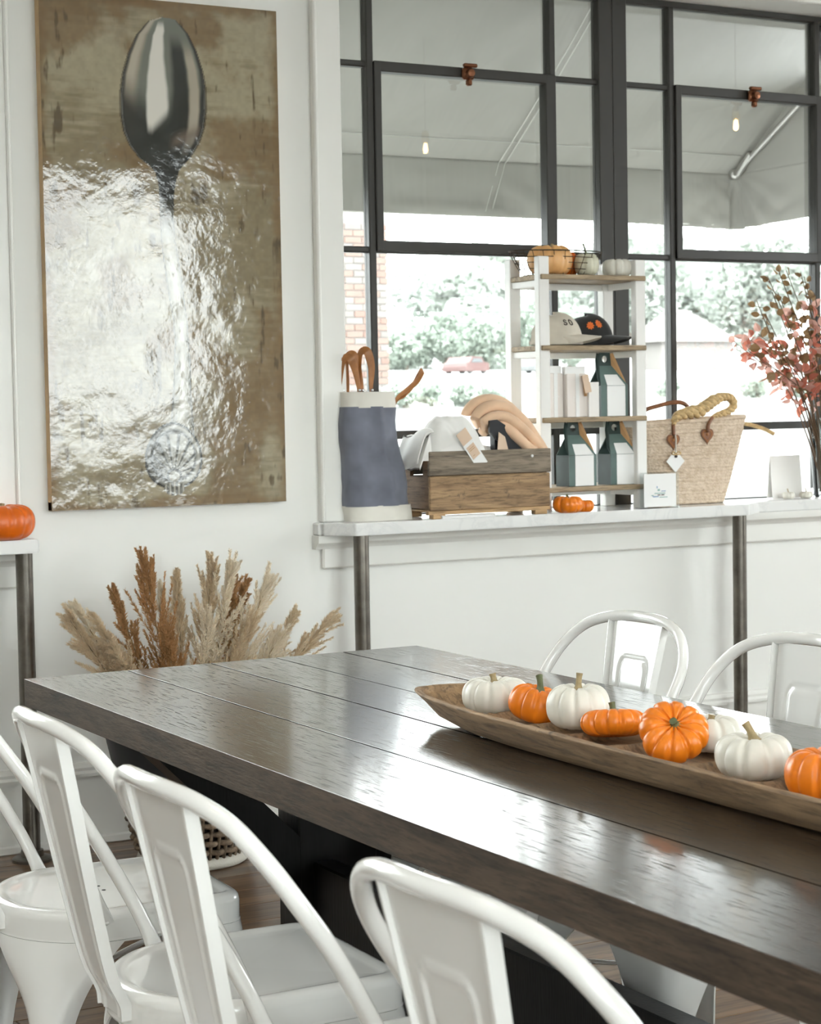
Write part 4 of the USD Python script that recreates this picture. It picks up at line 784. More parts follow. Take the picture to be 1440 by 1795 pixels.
# caps on the second board, built facing +x
def make_cap(label, loc, rz, m, mb, emb):
    c = thing('baseball_cap', label, 'cap', loc, rz); nu, nv = 48, 20; rows = []
    for v in np.linspace(0, 1, nv):
        ph = v * math.pi / 2; row = []
        for a in np.linspace(0, 2 * math.pi, nu, endpoint=False):
            r = math.cos(ph) ** 0.80; front = max(0, math.cos(a)); back = max(0, -math.cos(a))
            h = 0.108 * (1 + 0.10 * front ** 2) ; z = h * math.sin(ph) ** 0.95 + 0.004
            x = (0.098 * r) * math.cos(a) + 0.004 - 0.012 * front * (1 - r); y = 0.078 * r * math.sin(a)
            if back > 0.55 and z < 0.035: z += 0.0
            k = 1 - 0.012 * (abs(math.sin(3 * a)) < 0.10) * (v < 0.97)
            row.append((x * k, y * k, z))
        rows.append(row)
    R = np.array(rows); inner = R[::-1] * np.array([0.965, 0.965, 0.965])
    # opening at the back strap: drop the faces there
    crown = stitch(np.concatenate([R, inner]), False, False); F = crown.faces; ctr = crown.vertices[F].mean(1); keep = ~((ctr[:, 0] < -0.060) & (np.abs(ctr[:, 1]) < 0.040) & (ctr[:, 2] < 0.044) & (ctr[:, 2] > 0.018))
    crown = trimesh.Trimesh(crown.vertices, F[keep], process=False); cr_ = obj('crown', crown, m, c, 50); obj('button', ball(0.006, (-0.002, 0, 0.1135), 1, (1, 1, 0.6)), m, cr_, True)
    G = []
    for t in np.linspace(0, 1, 14):
        row = []
        for s in np.linspace(-1, 1, 25):
            a = s * 1.05; xi, yi = 0.100 * math.cos(a), 0.078 * math.sin(a); ln = 0.070 * (1 - abs(s) ** 3.2) ** 0.7 + 0.002
            drop = 0.038 * (yi / 0.078) ** 2 * (0.25 + 0.75 * t) + 0.008 * t
            row.append((xi + t * ln, yi * (1 - 0.10 * t), 0.030 - drop))
        G.append(row)
    G = np.array(G); G[..., 2] -= min(0, G[..., 2].min() - 0.003); obj('brim', sheet(G[:, ::-1], 0.004), mb, c, 40)
    obj('strap', sweep(spline([(-0.070, -0.045, 0.012), (-0.090, -0.02, 0.012), (-0.094, 0, 0.012), (-0.090, 0.02, 0.012), (-0.070, 0.045, 0.012)], 16), 0.0025, 6, ry=0.008), m, c, True)
    for me, mm, nm, a, z in emb:            # embroidery, wrapped on the front of the crown
        me = me.copy(); v = me.vertices; ang = a + v[:, 0] / 0.088; zz = z + v[:, 1]; ph = np.arcsin(np.clip((zz - 0.004) / 0.1165, 0, 0.995)); r = np.cos(ph) ** 0.80
        off = 0.0015 + v[:, 2]; rx = 0.098 * r + 0.004 - 0.012 * np.maximum(0, np.cos(ang)) * (1 - r) + off; ry = 0.078 * r + off
        me.vertices = np.stack([rx * np.cos(ang), ry * np.sin(ang), zz], 1); obj(nm, me, mm, cr_, 30)
    return c
def letters(s, h):
    t = meshkit.text_mesh(s, h, 0.002, bold=True); v, f = trimesh.remesh.subdivide_to_size(t.vertices, t.faces, 0.006); t = trimesh.Trimesh(v, f); t.apply_translation((-t.bounds[:, 0].mean(), 0, 0)); return t
def rosette(r, n=9):
    a = np.linspace(0, 2 * math.pi, n * 8, endpoint=False); rr_ = r * (0.86 + 0.14 * np.cos(n * a)); R = [np.stack([rr_ * f * np.cos(a), rr_ * f * np.sin(a), np.full(len(a), z)], 1) for f, z in ((1, 0), (1, 0.0012), (0.8, 0.0022), (0.5, 0.0012), (0.2, 0.0022))]
    return stitch(R)
make_cap('cream baseball cap with dark embroidered letters on the second board of the shelf', sh_(3.845, 5.885, LEV[1] + 0.001), -0.85, M['capcream'], M['capcream'], [(letters('S O', 0.020), M['ink'], 'embroidery', -0.72, 0.072)])
make_cap('charcoal baseball cap with two orange embroidered rosettes, right of the cream cap', sh_(4.020, 5.942, LEV[1] + 0.001), -0.95, M['capblack'], M['capblack'], [(rosette(0.0155), M['orangethread'], 'rosette', -1.12, 0.074), (rosette(0.0155), M['orangethread'], 'rosette', -0.70, 0.080)])

# gable boxes
def gable_box(label, loc, w=0.118, d=0.085, hb=0.112, hr=0.072, hh=0.048):
    b = thing('gable_box', label, 'box', loc, 0, 'green gable boxes'); dk, tl = M['shadedcard'], M['litcard']; t = 0.0015  # lit and shaded tones of one card, light put into the colour
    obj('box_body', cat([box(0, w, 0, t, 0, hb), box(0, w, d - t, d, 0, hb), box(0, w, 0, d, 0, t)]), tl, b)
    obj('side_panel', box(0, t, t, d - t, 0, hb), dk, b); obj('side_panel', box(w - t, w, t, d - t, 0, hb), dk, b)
    ym = d / 2
    xl, xr = w * 0.14, w * 0.62
    def slope(y0, y1):
        G = np.array([[(xa, y0, hb), (xb, y1, hb + hr)] for xa, xb in ((0, xl), (w, xr))]); return sheet(G, 0.0015)
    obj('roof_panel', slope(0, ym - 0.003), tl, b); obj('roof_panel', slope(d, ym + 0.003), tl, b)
    hp_ = Polygon([(xl, hb + hr - 0.002), (xr, hb + hr - 0.002), (xr - 0.006, hb + hr + hh), (xl + 0.006, hb + hr + hh)]).difference(Point((xl + xr) / 2, hb + hr + hh * 0.52).buffer(0.0125))
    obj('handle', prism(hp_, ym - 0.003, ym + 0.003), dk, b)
    def flap(P, m_, lab=None):
        v = np.array(P, float); n = len(v); f = [[0, k, k + 1] for k in range(1, n - 1)]; V = np.vstack([v, v + [0, 0.0015, 0]]); o = [[n + c for c in t[::-1]] for t in f]
        e = [q for k in range(n) for q in ([k, n + k, n + (k + 1) % n], [k, n + (k + 1) % n, (k + 1) % n])]
        t_ = trimesh.Trimesh(V, f + o + e, process=False); t_.fix_normals(); obj('side_flap', t_, m_, b, label=lab)
    flap([(w - 0.001, 0.004, hb), (w * 0.985, ym * 0.45, hb + 0.36 * hr), (w * 0.80, ym * 0.9, hb + hr + 0.35 * hh), (xr + 0.010, ym, hb + hr + hh), (xr - 0.004, ym, hb + hr + hh * 0.94), (xr - 0.001, ym - 0.001, hb + hr)], M['kraft'], 'bare kraft inner face of the folded flap')
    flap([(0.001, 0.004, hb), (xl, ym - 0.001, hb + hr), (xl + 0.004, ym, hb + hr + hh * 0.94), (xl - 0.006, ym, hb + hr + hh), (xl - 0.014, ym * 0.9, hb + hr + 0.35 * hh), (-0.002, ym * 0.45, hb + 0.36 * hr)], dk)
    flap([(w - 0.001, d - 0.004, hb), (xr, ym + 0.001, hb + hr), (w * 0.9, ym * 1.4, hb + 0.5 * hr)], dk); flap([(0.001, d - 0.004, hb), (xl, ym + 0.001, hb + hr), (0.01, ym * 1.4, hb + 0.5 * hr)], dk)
    lb = obj('front_label', cat([box(0.026, w - 0.012, -0.0012, 0.0, 0.0015, hb - 0.001)]), M['paper'], b, label='white paper label')
    G = np.array([[(xa + (xb - xa) * f, -0.0012 + (ym - 0.003) * f, hb - 0.001 + hr * f + 0.0012) for f in (0, 0.55)] for xa, xb in ((0.026, xl + 0.012), (w - 0.012, xr - 0.008))]); obj('label_top', sheet(G, 0.0008), M['paper'], lb)
    for z, a, e in ((hb - 0.022, 0.042, 0.072), (hb - 0.050, 0.044, 0.070)): obj('print_line', box(a, e, -0.0016, -0.0012, z, z + 0.0014), M['greypaper'], lb)
    return b
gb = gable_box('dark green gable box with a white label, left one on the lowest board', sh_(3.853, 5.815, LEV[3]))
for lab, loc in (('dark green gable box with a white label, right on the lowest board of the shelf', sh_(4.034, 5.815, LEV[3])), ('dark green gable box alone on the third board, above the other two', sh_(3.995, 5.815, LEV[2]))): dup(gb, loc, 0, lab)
# white paper gift bags on the third board
def gift_bag(label, x0, x1, y0, z, h, m):
    b = thing('gift_bag', label, 'bag', sh_(x0, y0, z), 0); w = x1 - x0
    obj('bag_body', rbox(0, w, 0, 0.05, 0, h * 0.86, 0.002), m, b); obj('folded_top', rbox(-0.001, w + 0.001, 0.012, 0.034, h * 0.83, h, 0.002), M['paper'], b)
    obj('ribbon', rbox(w * 0.42, w * 0.42 + 0.016, -0.0015, 0.0, 0, h * 0.86, 0.0005), M['paper'], b)
    for k in range(7):
        a = k * 0.9; obj('print_mark', moved(lathe([(0.0022, 0), (0.0012, 0.0004)], 6), (w * 0.25 + 0.012 * math.cos(a) + 0.02, -0.0002, h * 0.40 + 0.016 * math.sin(a * 1.7)), rx=math.pi / 2), M['greypaper'], b)
    return b
gift_bag('blush paper gift bag with a white ribbon beside the shelf post', 3.772, 3.842, 5.83, LEV[2], 0.185, M['pinkpaper'])
gift_bag('wider blush paper gift bag left of the upper green box', 3.848, 3.935, 5.815, LEV[2], 0.182, M['pinkpaper'])
kc = thing('kraft_card', 'folded kraft card leaning between the blush bag and the upper green box', 'card', sh_(3.928, 5.800, LEV[2] + 0.0), 0)
obj('card_back', moved(box(0, 0.004, 0, 0.03, 0.075, 0.150), (0, 0, 0), ry=-0.10), M['kraft'], kc); obj('card_front', moved(box(0.006, 0.034, -0.002, 0.0, 0.085, 0.150), (0, 0, 0), ry=-0.22), M['pinkkraft'], kc)
obj('card_stack', box(0.006, 0.050, 0.004, 0.03, 0.0, 0.125), M['greypaper'], kc)

# acrylic sign holder
sg = thing('sign_holder', 'small clear acrylic stand with a printed card, in front of the straw basket', 'sign', (4.130, 5.756, CT))
obj('acrylic_back', rbox(0, 0.172, 0.006, 0.008, 0, 0.130, 0.0006), M['clear'], sg); obj('acrylic_foot', rbox(0, 0.172, 0.0, 0.055, 0, 0.002, 0.0006), M['clear'], sg)
cd = obj('card', box(0.014, 0.158, 0.0025, 0.0055, 0.005, 0.125), M['paper'], sg)
for x, z, w, h, mm in ((0.060, 0.052, 0.048, 0.004, 'bluegreenprint'), (0.052, 0.040, 0.026, 0.004, 'blueprint'), (0.082, 0.038, 0.036, 0.003, 'bluegreenprint'), (0.074, 0.046, 0.012, 0.0035, 'ink'), (0.090, 0.046, 0.014, 0.0035, 'ink'), (0.090, 0.060, 0.020, 0.003, 'blueprint'), (0.074, 0.062, 0.010, 0.008, 'bluegreenprint'), (0.070, 0.072, 0.004, 0.008, 'blueprint'), (0.046, 0.045, 0.010, 0.003, 'bluegreenprint')):
    obj('print', box(x, x + w, 0.0019, 0.0024, z, z + h), M[mm], cd)

# straw market basket
BC = (4.470, 5.962)
bsk = thing('market_basket', 'woven straw market basket with leather heart patches, right of the white shelf', 'basket', (BC[0], BC[1], CT))
def basket_rings(z0, z1, k, off=0.0, n=220):
    a = np.linspace(0, 2 * math.pi, n, endpoint=False); R = []
    for z in np.linspace(z0, z1, k):
        f = z / 0.31; hw = 0.168 + 0.112 * f ** 0.9 + off; hd = 0.078 + 0.010 * f + off
        e = 3.0; x = hw * np.sign(np.cos(a)) * np.abs(np.cos(a)) ** (2 / e); y = hd * np.sign(np.sin(a)) * np.abs(np.sin(a)) ** (2 / e)
        s = np.abs(np.sin(z * 190)); wv = 0.0016 * s + 0.0012 * np.sin(a * 60 + np.where(int(z * 60) % 2, 2.5, -2.5) * z * 100)
        top = z + (0.012 * f ** 3) * (x / hw) ; R.append(np.stack([x * (1 + wv / hw), y * (1 + wv / hd), top], 1))
    return R
R = basket_rings(0.0, 0.312, 90); inn = [r * np.array([0.955, 0.92, 1]) for r in R[::-1][:60]]
obj('basket_body', stitch(R + inn, True, True), M['straw'], bsk, True)
obj('rim', sweep(np.array(basket_rings(0.310, 0.310, 1)[0]) * np.array([0.98, 0.965, 1.0]) + [0, 0, 0.003], 0.0085, 8, closed=True), M['straw'], bsk, True)
hl = [(0.048, -0.096, 0.272), (0.052, -0.096, 0.300), (0.076, -0.090, 0.325), (0.113, -0.082, 0.336), (0.160, -0.074, 0.346), (0.192, -0.069, 0.366), (0.184, -0.066, 0.394), (0.148, -0.066, 0.402), (0.103, -0.072, 0.392), (0.063, -0.080, 0.374), (0.018, -0.086, 0.352), (-0.042, -0.090, 0.344), (-0.092, -0.092, 0.330), (-0.110, -0.095, 0.300), (-0.110, -0.096, 0.262)]
P = spline(hl, 90); tt = np.linspace(0, 1, 90)
rd = np.interp(tt, [0, 0.13, 0.2, 0.33, 0.5, 0.62, 0.75, 0.86, 0.93, 1], [0.006, 0.006, 0.010, 0.014, 0.015, 0.021, 0.022, 0.016, 0.006, 0.006]) * (1 + 0.10 * np.sin(tt * 260))
P2 = spline(hl, 220); rd2 = np.interp(np.linspace(0, 1, 220), tt, rd) * 1.1; T2 = np.gradient(P2, axis=0); T2 /= np.linalg.norm(T2, axis=1, keepdims=True); U2 = np.cross(T2, [0, 1, 0]); U2 /= np.linalg.norm(U2, axis=1, keepdims=True); W2 = np.cross(T2, U2)
braid = [sweep((P2 + (U2 * np.cos(ph + np.linspace(0, 60, 220))[:, None] + W2 * np.sin(ph + np.linspace(0, 60, 220))[:, None]) * (rd2 * 0.48)[:, None])[30:206], rd2[30:206] * 0.58, 9) for ph in (0, 2.094, 4.189)]
hd = obj('handle', cat(braid), M['strawgold'], bsk, True, 'straw-wrapped handle flopped to the right')
obj('leather_end', sweep(P[:14], 0.007, 10), M['dleather'], hd, True); obj('leather_end', sweep(P[82:], 0.007, 10), M['dleather'], hd, True)
hb_ = spline([(-0.15, 0.075, 0.31), (-0.13, 0.072, 0.352), (-0.06, 0.07, 0.372), (0.02, 0.065, 0.385), (0.07, 0.065, 0.372), (0.095, 0.07, 0.33), (0.10, 0.075, 0.30)], 60)
obj('handle', sweep(hb_, 0.0085, 10), M['dleather'], bsk, True, 'brown leather rear handle')
def heart(s):
    a = np.linspace(0, 2 * math.pi, 40, endpoint=False); x = 16 * np.sin(a) ** 3; z = 13 * np.cos(a) - 5 * np.cos(2 * a) - 2 * np.cos(3 * a) - np.cos(4 * a); return Polygon(np.stack([x, z * 1.12], 1) * s / 17)
for hx, hz in ((0.048, 0.258), (-0.110, 0.240)):
    p_ = obj('heart_patch', moved(prism(heart(0.031), -0.004, 0.0), (hx, -0.0895, hz)), M['dleather'], bsk, label='brown leather heart patch')
    obj('patch_ring', moved(prism(heart(0.0245).difference(heart(0.020)), -0.0055, -0.0035), (hx, -0.0895, hz)), M['leather'], p_); obj('rivet', ball(0.0065, (hx, -0.094, hz + 0.004), 1, (1, 0.5, 1)), M['leather'], p_, True)
st_ = thing('price_tag', 'white square tag hanging by twine from the straw basket', 'tag', (BC[0] - 0.107, BC[1] - 0.100, CT + 0.165))
obj('twine', sweep([(0.0, 0.006, 0.135), (0.002, -0.002, 0.08), (0.0, 0.0, 0.026)], 0.0028, 6), M['weavecream'], st_, True)
dm = box(-0.030, 0.030, -0.0008, 0.0008, -0.030, 0.030); dm.apply_transform(trimesh.transformations.rotation_matrix(math.radians(45), [0, 1, 0])); obj('card', dm, M['paper'], st_)
obj('bow', cat([sweep(spline([(0, -0.003, 0.026), (0.012 * s, -0.006, 0.036), (0.020 * s, -0.006, 0.028), (0, -0.004, 0.024)], 14), 0.0025, 6) for s in (-1, 1)]), M['strawgold'], st_, True); obj('seal', ball(0.006, (0, -0.004, 0.018), 1, (1.2, 0.5, 0.9)), M['ink'], st_, True)

# right end of the sill: a pale card, two mini white pumpkins, a clear vase of autumn branches
cdr = thing('greeting_card', 'pale grey card standing on the sill left of the vase', 'card', (4.925, 5.985, CT - 0.0005), 0)
obj('front_leaf', moved(box(0, 0.152, 0, 0.001, 0.0, 0.168), rx=-0.10), M['greypaper'], cdr); obj('rear_leaf', moved(box(0, 0.152, 0.034, 0.035, 0.0, 0.165), rx=0.10), M['greypaper'], cdr)
put_pumpkin('pumpkin', 'mini white pumpkin in front of the pale grey card, left of its twin', 'pumpkin', (4.955, 5.925, CT - 0.0005), 0.026, 0.030, 9, M['whiterind'], M['stem'], 0.020, 0.0022, 0.25, 2.6, 51, 'mini white pumpkins')
put_pumpkin('pumpkin', 'mini white pumpkin with a thin stem, beside the vase foot', 'pumpkin', (5.045, 5.925, CT - 0.0005), 0.026, 0.030, 9, M['whiterind'], M['stem'], 0.020, 0.0022, 0.25, 2.6, 52, 'mini white pumpkins')
VX, VY = 5.165, 5.945
vase = thing('glass_vase', 'tall clear glass vase at the right edge of the sill', 'vase', (VX, VY, CT - 0.0005))
obj('glass_body', lathe([(0.001, 0.0), (0.046, 0.0), (0.050, 0.006), (0.056, 0.10), (0.066, 0.22), (0.072, 0.315), (0.0695, 0.315), (0.063, 0.22), (0.053, 0.10), (0.046, 0.012), (0.001, 0.010)], 40), M['clear'], vase, 40)
def leaf(L, W, curl=0.25, round_=1.0):
    n = 7; t = np.linspace(0, 1, n); w = W / 2 * np.sin(math.pi * t ** (0.75 if round_ > 0.9 else 1.0)) ** 0.8; z = curl * L * np.sin(t * 2.2) * 0.3
    V = np.concatenate([np.stack([t * L, -w, z + 0.35 * w], 1), np.stack([t * L, 0 * w, z], 1), np.stack([t * L, w, z + 0.35 * w], 1)]); F = []
    for k in range(n - 1):
        for o in (0, n): F += [[o + k, o + k + 1, o + n + k + 1], [o + k, o + n + k + 1, o + n + k]]
    return np.array(V), np.array(F)
def place_leaf(base, d, L, W, rg, curl=0.25):
    V, F = leaf(L, W, curl); d = np.array(d, float); d /= np.linalg.norm(d); s = np.cross(d, rg.normal(size=3)); s /= np.linalg.norm(s); u = np.cross(s, d)
    return trimesh.Trimesh(np.array(base) + V[:, :1] * d + V[:, 1:2] * s + V[:, 2:] * u, F, process=False)
def branch(name, label, tips, root, lm, leaf_len, leaf_w, per, seed, span=(0.35, 1.0), tw=0.0035, bend=0.06, near=1.0):
    rg = np.random.default_rng(seed); b = thing(name, label, 'branch', (0, 0, 0), 0)
    for tip in tips:
        r0 = np.array(root) + rg.normal(size=3) * np.array([0.012, 0.008, 0.0]); tip = np.array(tip, float); mid = r0 + (tip - r0) * 0.55 + np.array([bend * 0.5, 0, bend]) + rg.normal(size=3) * 0.012
        P = spline([r0, r0 + (mid - r0) * 0.5 + np.array([0.01, 0, 0.02]), mid, tip], 24); obj('stem', sweep(P, np.linspace(tw, tw * 0.35, 24), 6), M['twig'], b, True)
        for k in range(per):
            t = span[0] + (span[1] - span[0]) * (k + 0.5 * rg.random()) / per; i = min(int(t * 23), 22); p = P[i]; T = P[i + 1] - P[i]; T /= np.linalg.norm(T)
            d = T * 0.5 + rg.normal(size=3) * np.array([0.7, 0.5, 0.7]) + np.array([-0.15, 0, -0.1]); d /= np.linalg.norm(d); q = p + d * (0.012 + 0.02 * rg.random()) * near; ll = leaf_len * (0.75 + 0.5 * rg.random())
            lf = place_leaf(q, d, ll, leaf_w * (0.8 + 0.4 * rg.random()), rg); tw_ = sweep([p, q], 0.0009, 4); obj('leaf', cat([lf]), lm[rg.integers(len(lm))], b); obj('leaf_stalk', tw_, M['twig'], b)
    return b
ROOT = (VX - 0.01, VY, CT + 0.02)
branch('dried_branch', 'upright branch of round dried brown leaves in the clear vase', [(4.862, 5.93, 1.862), (4.905, 5.92, 1.890), (4.955, 5.93, 1.885), (5.010, 5.91, 1.878), (5.045, 5.93, 1.862), (4.800, 5.92, 1.765), (4.835, 5.91, 1.715), (4.885, 5.93, 1.800), (5.085, 5.92, 1.800), (4.93, 5.95, 1.80), (4.87, 5.94, 1.66)], ROOT, [M['brownleaf']], 0.031, 0.027, 12, 3, (0.60, 1.02), tw=0.0042, near=0.55)
branch('red_leaf_branch', 'spray of coral red autumn leaves leaning left from the clear vase', [(4.690, 5.93, 1.612), (4.745, 5.91, 1.575), (4.77, 5.94, 1.625), (4.80, 5.90, 1.535), (4.86, 5.92, 1.590), (4.83, 5.95, 1.640), (4.98, 5.92, 1.735), (5.07, 5.93, 1.745), (5.10, 5.91, 1.66), (4.94, 5.94, 1.600), (5.02, 5.90, 1.56)], ROOT, [M['redleaf'], M['pinkleaf'], M['redleaf'], M['pinkleaf'], M['brownleaf']], 0.046, 0.034, 17, 5, (0.55, 1.03), bend=0.10)
# ---- P4

# ------------------------------------------------------------------ pampas in the woven floor basket
BKX, BKY = 2.245, 5.50
pot = thing('floor_basket', 'chunky woven brown floor basket with a black band, under the spoon picture behind the table', 'basket', (BKX, BKY, 0))
pr_ = lambda z: 0.150 + 0.108 * (z / 0.43) ** 0.9
obj('lining', lathe([(0.02, 0.004), (pr_(0.0) - 0.014, 0.004)] + [(pr_(z) - 0.014, z) for z in np.linspace(0.04, 0.42, 8)] + [(pr_(0.42) - 0.03, 0.42), (pr_(0.3) - 0.035, 0.30), (0.02, 0.29)], 48), M['weavedark'], pot, True)
for k, z in enumerate(np.linspace(0.055, 0.285, 9)):
    a = np.linspace(0, 2 * math.pi, 168, endpoint=False); r = pr_(z) + 0.0075 * np.sign(np.cos(a * 21 + (k % 2) * math.pi)) * np.abs(np.cos(a * 21)) ** 0.6 + 0.006 * (meshkit.noise(np.stack([a * 9, a * 0 + k * 3.7, a * 0], -1)) - 0.5)
    obj('cord_ring', sweep(np.stack([r * np.cos(a), r * np.sin(a), np.full(168, z)], 1), 0.0088, 7, closed=True), M['weave'], pot, True)
st2 = [sweep([((pr_(z) - 0.002) * math.cos(a), (pr_(z) - 0.002) * math.sin(a), z) for z in np.linspace(0.03, 0.30, 6)], 0.006, 5) for a in np.linspace(0, 2 * math.pi, 42, endpoint=False)]
obj('upright_cords', cat(st2), M['weave'], pot, True)
a = np.linspace(0, 2 * math.pi, 90, endpoint=False); obj('base_cord', sweep(np.stack([(pr_(0.0) + 0.004) * np.cos(a), (pr_(0.0) + 0.004) * np.sin(a), np.full(90, 0.018)], 1), 0.018, 9, closed=True), M['weavecream'], pot, True)
bb = lathe([(pr_(z) + 0.008 + 0.002 * math.sin(z * 400), z) for z in np.linspace(0.290, 0.425, 18)] + [(pr_(0.425) - 0.012, 0.425), (pr_(0.30) - 0.016, 0.30)], 64); obj('black_band', bb, M['blackcloth'], pot, True)
def plume(tip, base, n, width, seed, droop):
    rg = np.random.default_rng(seed); base, tip = np.array(base, float), np.array(tip, float); L = np.linalg.norm(tip - base)
    mid = base + (tip - base) * 0.55 + np.array([0, 0, 0.05 * L]); P = spline([base, mid, tip], 60); T = np.gradient(P, axis=0); T /= np.linalg.norm(T, axis=1, keepdims=True)
    head = max(0.12, 1 - 0.42 / L); V, F = [], []
    nb = 46
    for j in range(nb):
        s = (j + rg.random()) / nb * 0.97; t = head + (1 - head) * s; i = min(int(t * 59), 58)
        az = rg.normal(size=3); az -= T[i] * (az @ T[i]); az /= np.linalg.norm(az)
        bl = width * 1.35 * (0.75 + 0.7 * rg.random()) * (1.15 - 0.75 * s) * (0.55 + 0.45 * min(1, s * 4)); o_ = (0.62 - 0.40 * s) * (0.5 + 0.8 * rg.random())
        q = np.linspace(0, 1, 12)[:, None]; B = P[i] + T[i] * bl * q + az * bl * o_ * (q ** 0.8) + np.array([0, 0, -droop * bl]) * q ** 2; D = np.gradient(B, axis=0); D /= np.linalg.norm(D, axis=1, keepdims=True)
        for k in range(n // nb):
            u = rg.random() ** 0.8; b = min(int(u * 11), 10); e = rg.normal(size=3); e -= D[b] * (e @ D[b]); e /= np.linalg.norm(e)
            ln = 0.020 * (1 - 0.6 * u) * (0.6 + 0.8 * rg.random()); d = D[b] + e * (0.30 + 0.35 * rg.random()); d /= np.linalg.norm(d); w = 0.0012 * (0.7 + 0.7 * rg.random()); sd = np.cross(d, rg.normal(size=3)); sd /= np.linalg.norm(sd)
            p0 = B[b] + (B[b + 1] - B[b]) * (u * 11 - b); p1 = p0 + d * ln * 0.5; p2 = p0 + d * ln + e * ln * 0.12; o = len(V)
            V += [p0 - sd * w * 0.6, p0 + sd * w * 0.6, p1 - sd * w, p1 + sd * w, p2]; F += [[o, o + 1, o + 3], [o, o + 3, o + 2], [o + 2, o + 3, o + 4]]
    return trimesh.Trimesh(np.array(V), np.array(F), process=False), sweep(P, np.linspace(0.003, 0.0012, 60), 6)
PL = [((1.858, 5.46, 0.772), 1, 'beige pampas plume, leftmost of the bunch and bent outward', 0.085, .15), ((1.905, 5.52, 0.790), 0, 'pale pampas plume with an upright tip near the left end', 0.080, .10), ((1.940, 5.44, 0.758), 1, 'beige pampas plume arching over at the left front of the bunch', 0.09, .3),
      ((2.020, 5.52, 0.833), 2, 'short rust brown pampas plume left of the tallest rust one', 0.06, .05), ((2.112, 5.50, 0.915), 2, 'tall rust brown pampas plume, the darkest and widest', 0.105, .02), ((2.180, 5.56, 0.838), 0, 'thin pale pampas plume just right of the tall rust one', 0.05, .05),
      ((2.228, 5.54, 0.866), 1, 'slender beige pampas plume with a pointed tip in the middle left', 0.06, .05), ((2.342, 5.53, 0.894), 1, 'tall beige pampas plume, twin of the pale one at the centre', 0.085, .05), ((2.392, 5.50, 0.888), 0, 'tall pale pampas plume at the centre of the bunch', 0.095, .05),
      ((2.442, 5.58, 0.846), 2, 'light rust pampas plume right of centre', 0.06, .05), ((2.478, 5.60, 0.815), 2, 'rust pampas plume leaning right behind the pale ones', 0.07, .10), ((2.512, 5.50, 0.836), 0, 'broad pale pampas plume at the right of the bunch', 0.10, .08),
      ((2.630, 5.56, 0.724), 1, 'beige pampas plume leaning right above the rightmost', 0.07, .15), ((2.730, 5.52, 0.700), 1, 'rightmost beige pampas plume, reaching furthest to the right', 0.095, .15), ((2.285, 5.44, 0.735), 0, 'low pale pampas plume filling the front middle', 0.095, .10),
      ((2.420, 5.43, 0.720), 1, 'low beige pampas plume filling the front right', 0.10, .12), ((1.985, 5.43, 0.690), 1, 'low drooping beige pampas plume at the front left', 0.10, .35), ((2.150, 5.43, 0.700), 2, 'low rust pampas plume at the foot of the tall rust one', 0.085, .08), ((2.520, 5.45, 0.660), 0, 'low pale pampas plume at the front right', 0.10, .15)]
for k, (tip, tone, lab, wd, dr) in enumerate(PL):
    rb = 0.10; base = (BKX + (tip[0] - BKX) * 0.30, BKY + (tip[1] - BKY) * 0.5, 0.30)
    t = thing('pampas_plume', lab, 'pampas grass', (0, 0, 0), 0, 'pampas plumes in the floor basket', 'thing')
    head, stk = plume(tip, base, 8000, wd * 1.0, 100 + k, dr); obj('plume', head, M[f'plume{tone}'], t); obj('stalk', stk, M['stem'], t, True)

# ------------------------------------------------------------------ outside the window
def ground_z(y): return np.interp(y, [6.2, 9, 14, 16, 20, 26, 30, 34, 45, 60, 90, 140], [-0.15, 0.0, 1.05, 1.38, 1.44, 1.86, 1.98, 2.16, 2.7, 3.4, 4.2, 5.0])
yy = np.array([6.2, 7, 8, 9, 10, 11.5, 13, 14, 15, 16, 18, 20, 23, 26, 28, 30, 32, 34, 40, 45, 60, 90, 140.0]); xx = np.linspace(-60, 140, 30)
GX, GY_ = np.meshgrid(xx, yy); gm = sheet(np.stack([GX, GY_, ground_z(GY_)], -1), 0.1); gm.fix_normals()
struct('ground_front', gm, M['concrete'], 'bright pale paving and street rising away from the window')
struct('ground_rear', box(-60, 80, -60, Y0 - 0.3, -0.25, -0.15), M['concrete'])
# awning
AX0, AX1, AYF, AZF, AYW, AZW = 1.6, 5.72, 7.2, 2.43, 6.215, 3.175
aw = thing('awning', 'grey canvas awning with a hanging valance over the window', 'awning', (0, 0, 0))
u, v = np.meshgrid(np.linspace(0, 1, 90), np.linspace(0, 1, 30)); n_ = meshkit.fbm(np.stack([u * 26 + v * 5, v * 2.0, u * 0], -1), 3, 4) - 0.5
roof = np.stack([AX0 + (AX1 - AX0) * u, AYW + (AYF - AYW) * v, AZW + (AZF - AZW) * v - 0.018 * np.sin(math.pi * v) + 0.075 * n_ * np.sin(math.pi * v) ** 0.5], -1)
obj('roof_canvas', sheet(roof[::-1], 0.004), M['awning'], aw, True)
def hang(p0, p1, out, seed, amp=0.03, pin=None):
    u, v = np.meshgrid(np.linspace(0, 1, 120), np.linspace(0, 1, 16)); p0, p1, out = map(np.array, (p0, p1, out))
    n_ = meshkit.fbm(np.stack([u * 16 + v * 1.5 * np.sin(u * 30), v * 1.6, u * 0 + seed], -1), 3, seed) - 0.5
    G = p0 + (p1 - p0) * u[..., None] + np.stack([0 * u, 0 * u, -0.235 * v], -1) + out * (amp * n_ * (0.25 + v) + 0.02 * v)[..., None]
    return sheet(G, 0.004)
